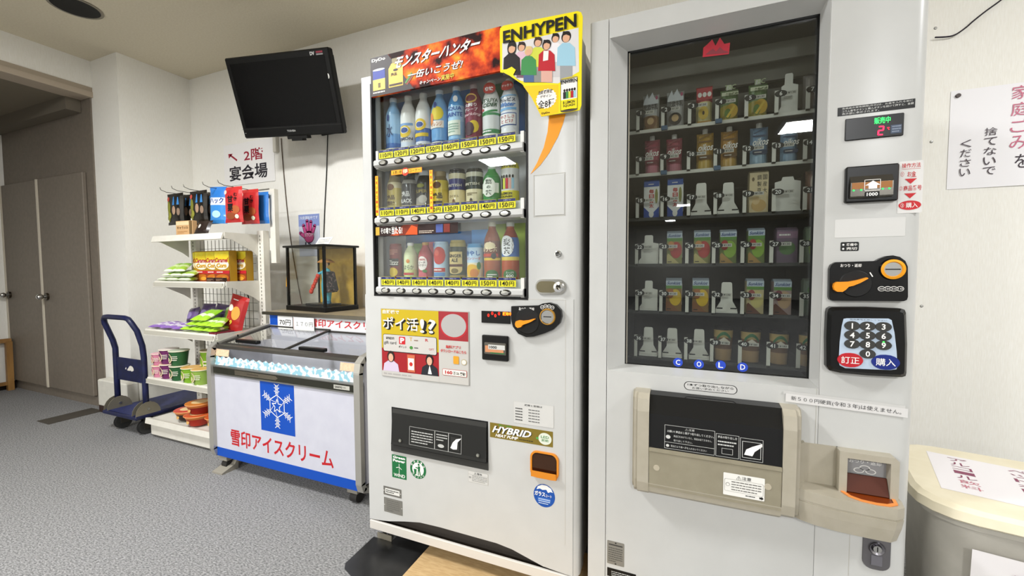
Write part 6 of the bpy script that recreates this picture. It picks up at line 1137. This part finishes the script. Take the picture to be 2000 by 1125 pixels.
def d_blk(f): f.ell(.2, .82, .1, .07, H('b84a3c'), 0); f.ell(.25, .55, .12, .2, H('7a7a2c'), 0); f.ell(.32, .3, .1, .1, H('8a8a34'), 1); f.ell(.22, .2, .1, .1, H('7a7a2c'), 0); f.poly([(.5, .62), (.62, .62), (.58, .88), (.54, .88)], H('3c7cb8'), 1); f.poly([(.75, .62), (.87, .62), (.82, .86), (.78, .86)], H('3c7cb8'), 1); f.ell(.58, .45, .1, .14, H('a88a72'), 1); f.ell(.82, .4, .08, .12, H('8a7462'), 1); f.rect(.1, .08, .2, .16, WS, 1)
for i, (x, y) in enumerate(((HX[0], .42), (HX[0] + .02, .48), (HX[1] + .02, .49), (HX[2], .42), (HX[2] + .015, .49))):
    bag('snack_bag', ('black nut bag hanging at the far left front hook', 'black nut bag hanging behind the leftmost black bag', 'black nut bag half hidden between the two front black bags', 'black nut bag hanging next to the blue bag', 'black nut bag hanging behind the one beside the blue bag')[i], 'snack bag', (x, y, 1.395), .19, .205, .035, [(1, '1d1a16')], (0, 0, .05 * (i % 3 - 1)), d_blk, GH)
bag('snack_bag', 'bright blue and white bag hanging between black and red bags', 'snack bag', (HX[3], .42, 1.385), .15, .225, .03, [(.45, '3a86cc'), (.72, 'e6eef4'), (1, '2f74c0')], (0, .05, .06), lambda f: (f.text('ハック', .1, .54, .9, .70, H('1c3a8a'), 0, .02), f.ell(.5, .25, .25, .1, H('a8d0ec'), 0)), GH)
def d_red(f): f.text('む', .66, .72, .82, .82, TXK, 1, .02); f.text('き', .66, .60, .82, .70, TXK, 1, .02); f.text('甘', .30, .55, .62, .75, TXK, 1, .04); f.text('栗', .30, .30, .62, .52, TXK, 1, .04); f.ell(.15, .85, .1, .06, H('f0c8b8'), 0); f.ell(.72, .35, .2, .12, H('a8562c'), 0); f.ell(.45, .18, .25, .1, H('8a4424'), 0); f.ell(.78, .16, .09, .06, H('d8e0c0'), 1)
for i, (x, y) in enumerate(((HX[4], .425), (HX[4] + .01, .52))):
    bag('chestnut_bag', ('red roasted chestnut bag hanging in front at right', 'red roasted chestnut bag hanging behind the front one')[i], 'snack bag', (x, y, 1.385), .155, .215, .035, [(1, 'bc2c2c')], (0, 0, .04), d_red, GH)
bag('snack_bag', 'blue bag peeking out behind the red chestnut bags', 'snack bag', (HX[4] + .03, .57, 1.39), .15, .2, .02, [(1, '2f74c0')], (0, 0, .1), None, GH)
# top shelf
m = MB(); m.xf = Matrix.Translation((-2.885, .352, 1.3155)) @ Matrix.Rotation(.06, 4, 'Z'); m.bbox(-.075, .075, 0, .03, 0, .09, H('c8a070', .5), .002); f = Face(m, (-.075, 0, 0), (.15, 0, 0), (0, 0, .09), (0, -1, 0)); f.rect(.03, .70, .80, .95, H('d8c49a'), 0); f.text('キャラメル', .08, .42, .76, .62, H('3a2414'), 0, .02); f.lines(.1, .12, .7, .3, 2, H('a87844'), 0); f.rect(.82, .02, .99, .98, H('6a5434', .5), 0); tag(m.build('caramel_box'), 'small tan caramel box on the top rack shelf', 'box')
bag('snack_pouch', 'dark brown pouch lying on the top shelf beside the caramel box', 'pouch', (-2.735, .36, 1.32), .13, .09, .03, [(1, '2a201c')], (-.4, 0, .05), lambda f: f.ell(.4, .5, .08, .15, H('c8c4bc'), 0))
# second shelf: corn snack boxes, green sachets
def corn(x, y, rz, lb):
    t = thing('corn_snack_box', lb, 'snack box', (x, y, 1.0225), 'corn snack boxes on the second shelf'); m = MB(); m.xf = Matrix.Translation((x, y, 1.0225)) @ Matrix.Rotation(rz, 4, 'Z')
    w_, h, d_ = .132, .195, .05; m.bbox(-w_ / 2, w_ / 2, 0, d_, 0, h, H('a8801e', .4), .003); m.box(-w_ / 2 + .003, w_ / 2 - .003, .003, d_ - .003, h - .0005, h + .0008, H('3a6a34', .5))
    f = Face(m, (-w_ / 2, 0, 0), (w_, 0, 0), (0, 0, h), (0, -1, 0)); f.rect(.01, .8, .99, .97, H('d8c83a'), 0); f.poly([(.05, .8), (.3, .95), (.5, .82), (.7, .96), (.95, .8), (.95, .6), (.05, .6)], H('d8c02c'), 1)
    f.ell(.5, .55, .46, .16, H('ece4cc'), 2); f.text('Caramel', .06, .62, .90, .77, H('a81c28'), 4, .03, .06); f.text('Corn', .14, .45, .82, .60, H('6a4408'), 4, .05, .06); f.text('Corn', .14, .45, .82, .60, H('e0a828'), 5, .02, .06); f.rect(.0, .0, .012, 1, H('5a1c14'), 2); f.rect(.988, .0, 1, 1, H('5a1c14'), 2); f.rect(.01, .0, .99, .26, H('8a3a18'), 1); f.rect(.01, .26, .99, .36, H('b8242c'), 2); f.lines(.15, .28, .85, .34, 1, WS, 3); f.ell(.5, .14, .42, .1, H('b8681c'), 2); f.ell(.62, .1, .2, .06, H('d89a34'), 3); m.build('box', t)
corn(-2.955, .475, .05, 'corn snack box at the left end of the row'); corn(-2.875, .44, .04, 'corn snack box second from left in the row'); corn(-2.755, .435, .03, 'corn snack box third from left in the row'); corn(-2.65, .425, .05, 'corn snack box at the right front of the row'); corn(-2.605, .50, .05, 'corn snack box peeking out behind the row at right')
rnd = random.Random(3)
GG = 'lime green sachets heaped on the second shelf'
for i in range(13):
    k, l_ = i % 5, i // 5
    bag('candy_sachet', 'lime green sachet in the heap on the second shelf', 'sachet', (-3.15 + k * .064 + .02 * l_, .350 + .012 * (k % 2) + .01 * l_, 1.036 + .027 * l_), .054, .16, .024, [(.12, 'e4ecd4'), (.4, 'a4cc40'), (.6, 'd4e4a4'), (.88, '94c434'), (1, 'e4ecd4')], (-1.52 + .14 * l_, 0, (.5 if not l_ else .2 + .12 * k + .3 * (l_ == 2))), None, GG)
for i, x in enumerate((-2.70, -2.615)): m = MB(); m.bbox(x, x + .07, .36, .385, 1.0225, 1.05, H('3a241c', .5), .002); f = FB(m, x, x + .07, 1.0225, 1.05, .36); f.lines(.1, .3, .9, .7, 2, H('a8886a'), 0, .4); tag(m.build('chocolate_box'), ('small dark brown box in front of the corn snack boxes', 'small dark brown box at the right end of the second shelf')[i], 'box')
# third shelf: mauve and green sachets, dark bags, red crisps
for i in range(5):
    bag('candy_sachet', 'mauve and white striped sachet fanned out on the third shelf', 'sachet', (-3.155 + i * .062, .292 + .006 * (i % 2), .7305 + .003 * (i % 2)), .054, .165, .022, [(.2, '8a64b4'), (.35, 'e2daea'), (.55, '9a74c4'), (.7, 'e6e0ee'), (1, '8a64b4')], (-1.50, 0, .45), None, 'mauve sachets fanned out on the third shelf')
for i in range(12):
    k, l_ = i % 5, i // 5
    bag('candy_sachet', 'lime and white sachet in the heap on the third shelf', 'sachet', (-2.83 + k * .066 + .03 * l_, .296 + .01 * l_ + .008 * (k % 2), .7325 + .028 * l_), .058, .15, .025, [(.25, 'a4d238'), (.5, 'e2ecc8'), (1, '94c834')], (-1.50 + .14 * l_, 0, (.4 if not l_ else .1 + .15 * k)), None, 'lime sachets heaped on the third shelf')
for i, (x, y, rz) in enumerate(((-3.07, .475, -.15), (-2.935, .475, .05), (-2.80, .475, .15))):
    bag('snack_bag', ('dark purple snack bag slumped at left on the third shelf', 'dark purple snack bag in the middle of the third shelf', 'purple grey snack bag leaning right on the third shelf')[i], 'snack bag', (x, y, .726), .125, .15 - .03 * (i == 0), .05, [(.3, '3a2c4c'), (.7, '6a5484'), (1, '4a3a5c')], (-.3, .12 * (i - 1), rz), lambda f: f.ell(.5, .5, .25, .2, H('8a7aa8'), 0), 'dark bags at the back of the third shelf')
bag('snack_bag', 'green snack bag beside the red crisps on the third shelf', 'snack bag', (-2.70, .49, .724), .13, .14, .05, [(.4, '5a8a2c'), (.8, '9cc44a'), (1, 'c8dcb0')], (-.25, 0, .05), lambda f: f.ell(.6, .6, .15, .15, H('cfe4c0'), 0))
bag('crisps_bag', 'red crisps bag standing tilted at the right of the third shelf', 'snack bag', (-2.585, .435, .725), .15, .215, .05, [(1, 'a82424')], (-.12, .22, .1), lambda f: (f.ell(.62, .5, .22, .2, H('d89a44'), 0), f.ell(.3, .62, .14, .1, H('e8dcd0'), 0), f.text('9', .42, .14, .56, .28, H('d8c03a'), 1, .04), f.lines(.3, .85, .8, .9, 1, WS, 0)), fb=True)
m = MB(); m.bbox(-2.575, -2.515, .285, .40, .7155, .7275, H('6a1c2c', .4), .003); tag(m.build('maroon_pack'), 'flat maroon pack at the right end of the third shelf', 'pack')
# fourth shelf: cup noodles
def cup(x, y, z, r, h, body, lid_c, lb, grp, rim='e6dcc4', tilt=0):
    t = thing('cup_noodle', lb, 'cup', (x, y, z), grp); m = MB()
    m.lathe([(r * .74, z, H(body, .4)), (r * .80, z + h * .25, H(body, .4)), (r * .92, z + h * .8, H(body, .4)), (r * .97, z + h * .96, H(rim, .4)), (r * 1.03, z + h * .96, H(rim, .4)), (r * 1.03, z + h, H(rim, .4))], (x, y, 0), n=24); f = Cyl(m, x, y, r * .93, 1, z, z + h, 1.0)
    f.ell(.35, .5, .3, .33, H('d8c49a'), 1); f.ell(.35, .52, .24, .26, H(body), 2); f.ell(.35, .42, .16, .14, H('e2d2a8'), 3); f.lines(.62, .35, .95, .7, 3, H('e6e0d0'), 1, .4); m.build('cup', t)
    m = MB(); m.lathe([(r * 1.0, z + h, H(lid_c, .35)), (r * .98, z + h + .0015, H(lid_c, .35)), (0, z + h + .002, H(lid_c, .35))], (x, y, 0), n=24); m.build('lid', t)
ZS = .3985; GC = 'cup noodles stacked on the fourth shelf'; hC = .093
cup(-3.165, .335, ZS, .046, .075, 'c87c94', 'e8c8a8', 'small pink cup noodle at the bottom left of the stacks', GC); cup(-3.165, .335, ZS + .0785, .046, .075, 'c87c94', 'e0a8b4', 'small pink cup noodle stacked on the pink one', GC)
cup(-3.065, .335, ZS, .052, hC, '6a2c5c', 'e0c4a8', 'purple cup noodle at the bottom of its stack', GC); cup(-3.065, .335, ZS + hC + .003, .052, hC, '6a2c5c', 'd8ccc4', 'purple cup noodle on top of the purple one', GC)
cup(-2.95, .33, ZS, .054, hC, '2c5a34', 'c8c4a8', 'dark green cup noodle at the bottom of its stack', GC); cup(-2.95, .33, ZS + hC + .003, .054, hC, '2c5a34', 'c0c8b0', 'dark green cup noodle on top of the dark green one', GC)
cup(-2.825, .325, ZS, .052, hC, '7ca82c', 'd8a85c', 'lime green cup noodle in front with orange lid', GC); cup(-2.715, .32, ZS, .052, hC, '8aa84a', 'd8a85c', 'lime green cup noodle behind the freezer edge', GC); cup(-2.79, .42, ZS, .055, hC * 2, '7ca82c', '8a7a44', 'tall lime green cup noodle at the back of the fourth shelf', GC); cup(-2.67, .43, ZS, .055, hC * 2, '5a6a2c', '6a5a34', 'tall brownish cup noodle at the back of the fourth shelf', GC)
# base shelf: noodle bowls
def bowl(x, y, z, lb, body, lid_c):
    t = thing('noodle_bowl', lb, 'bowl', (x, y, z), 'noodle bowls on the base shelf'); r = .075; h = .062; m = MB()
    m.lathe([(r * .62, z, H(body, .4)), (r * .66, z + .004, H(body, .4)), (r * .9, z + h * .75, H('c87a3a', .4)), (r * 1.0, z + h, H('c87a3a', .4))], (x, y, 0), n=24); f = Cyl(m, x, y, r * .8, 1, z, z + h, .9); f.ell(.4, .5, .2, .25, H('e2b06a'), 3); m.build('bowl', t)
    m = MB(); m.lathe([(r * 1.05, z + h, H('d8925a', .35)), (r * 1.03, z + h + .004, H(lid_c, .35)), (r * .6, z + h + .006, H('e8c890', .35)), (0, z + h + .007, H('d89a5a', .35))], (x, y, 0), n=24); m.build('lid', t)
bowl(-2.93, .36, .1355, 'noodle bowl with yellow and red lid at left on the base shelf', '2a1a14', 'c8402c'); bowl(-2.775, .33, .1355, 'red noodle bowl at the bottom beside the freezer', 'a82c1c', 'c85a2c'); bowl(-2.775, .34, .2055, 'orange lidded noodle bowl on top of the red one', '8a241c', 'c8782c'); bowl(-2.62, .36, .1355, 'red noodle bowl hidden behind the freezer edge', 'a82c1c', 'c85a2c')

# ================================================================== SIDE ROOM: WOODEN STAND
WD = noisy('stand_wood', '8a6434', 'a67c44', 18, .5, stretch=(1, 1, .2)); ES = thing('wooden_stand', 'light wooden stand leaning by the wall in the dark side room', 'stand', (-5.66, .37, 0))
for x, y0 in ((-5.70, .43), (-5.58, .28)): m = MB(); m.xf = Matrix.Translation((x, y0, 0)) @ Matrix.Rotation(.03, 4, 'Y'); m.box(0, .035, -.02, .02, 0, .45, WD); m.build('leg', ES)
m = MB(); m.box(-5.71, -5.67, .18, .45, .44, .475, WD); m.build('top_rail', ES); m = MB(); m.box(-5.70, -5.675, .18, .43, .05, .08, WD); m.build('bottom_rail', ES)
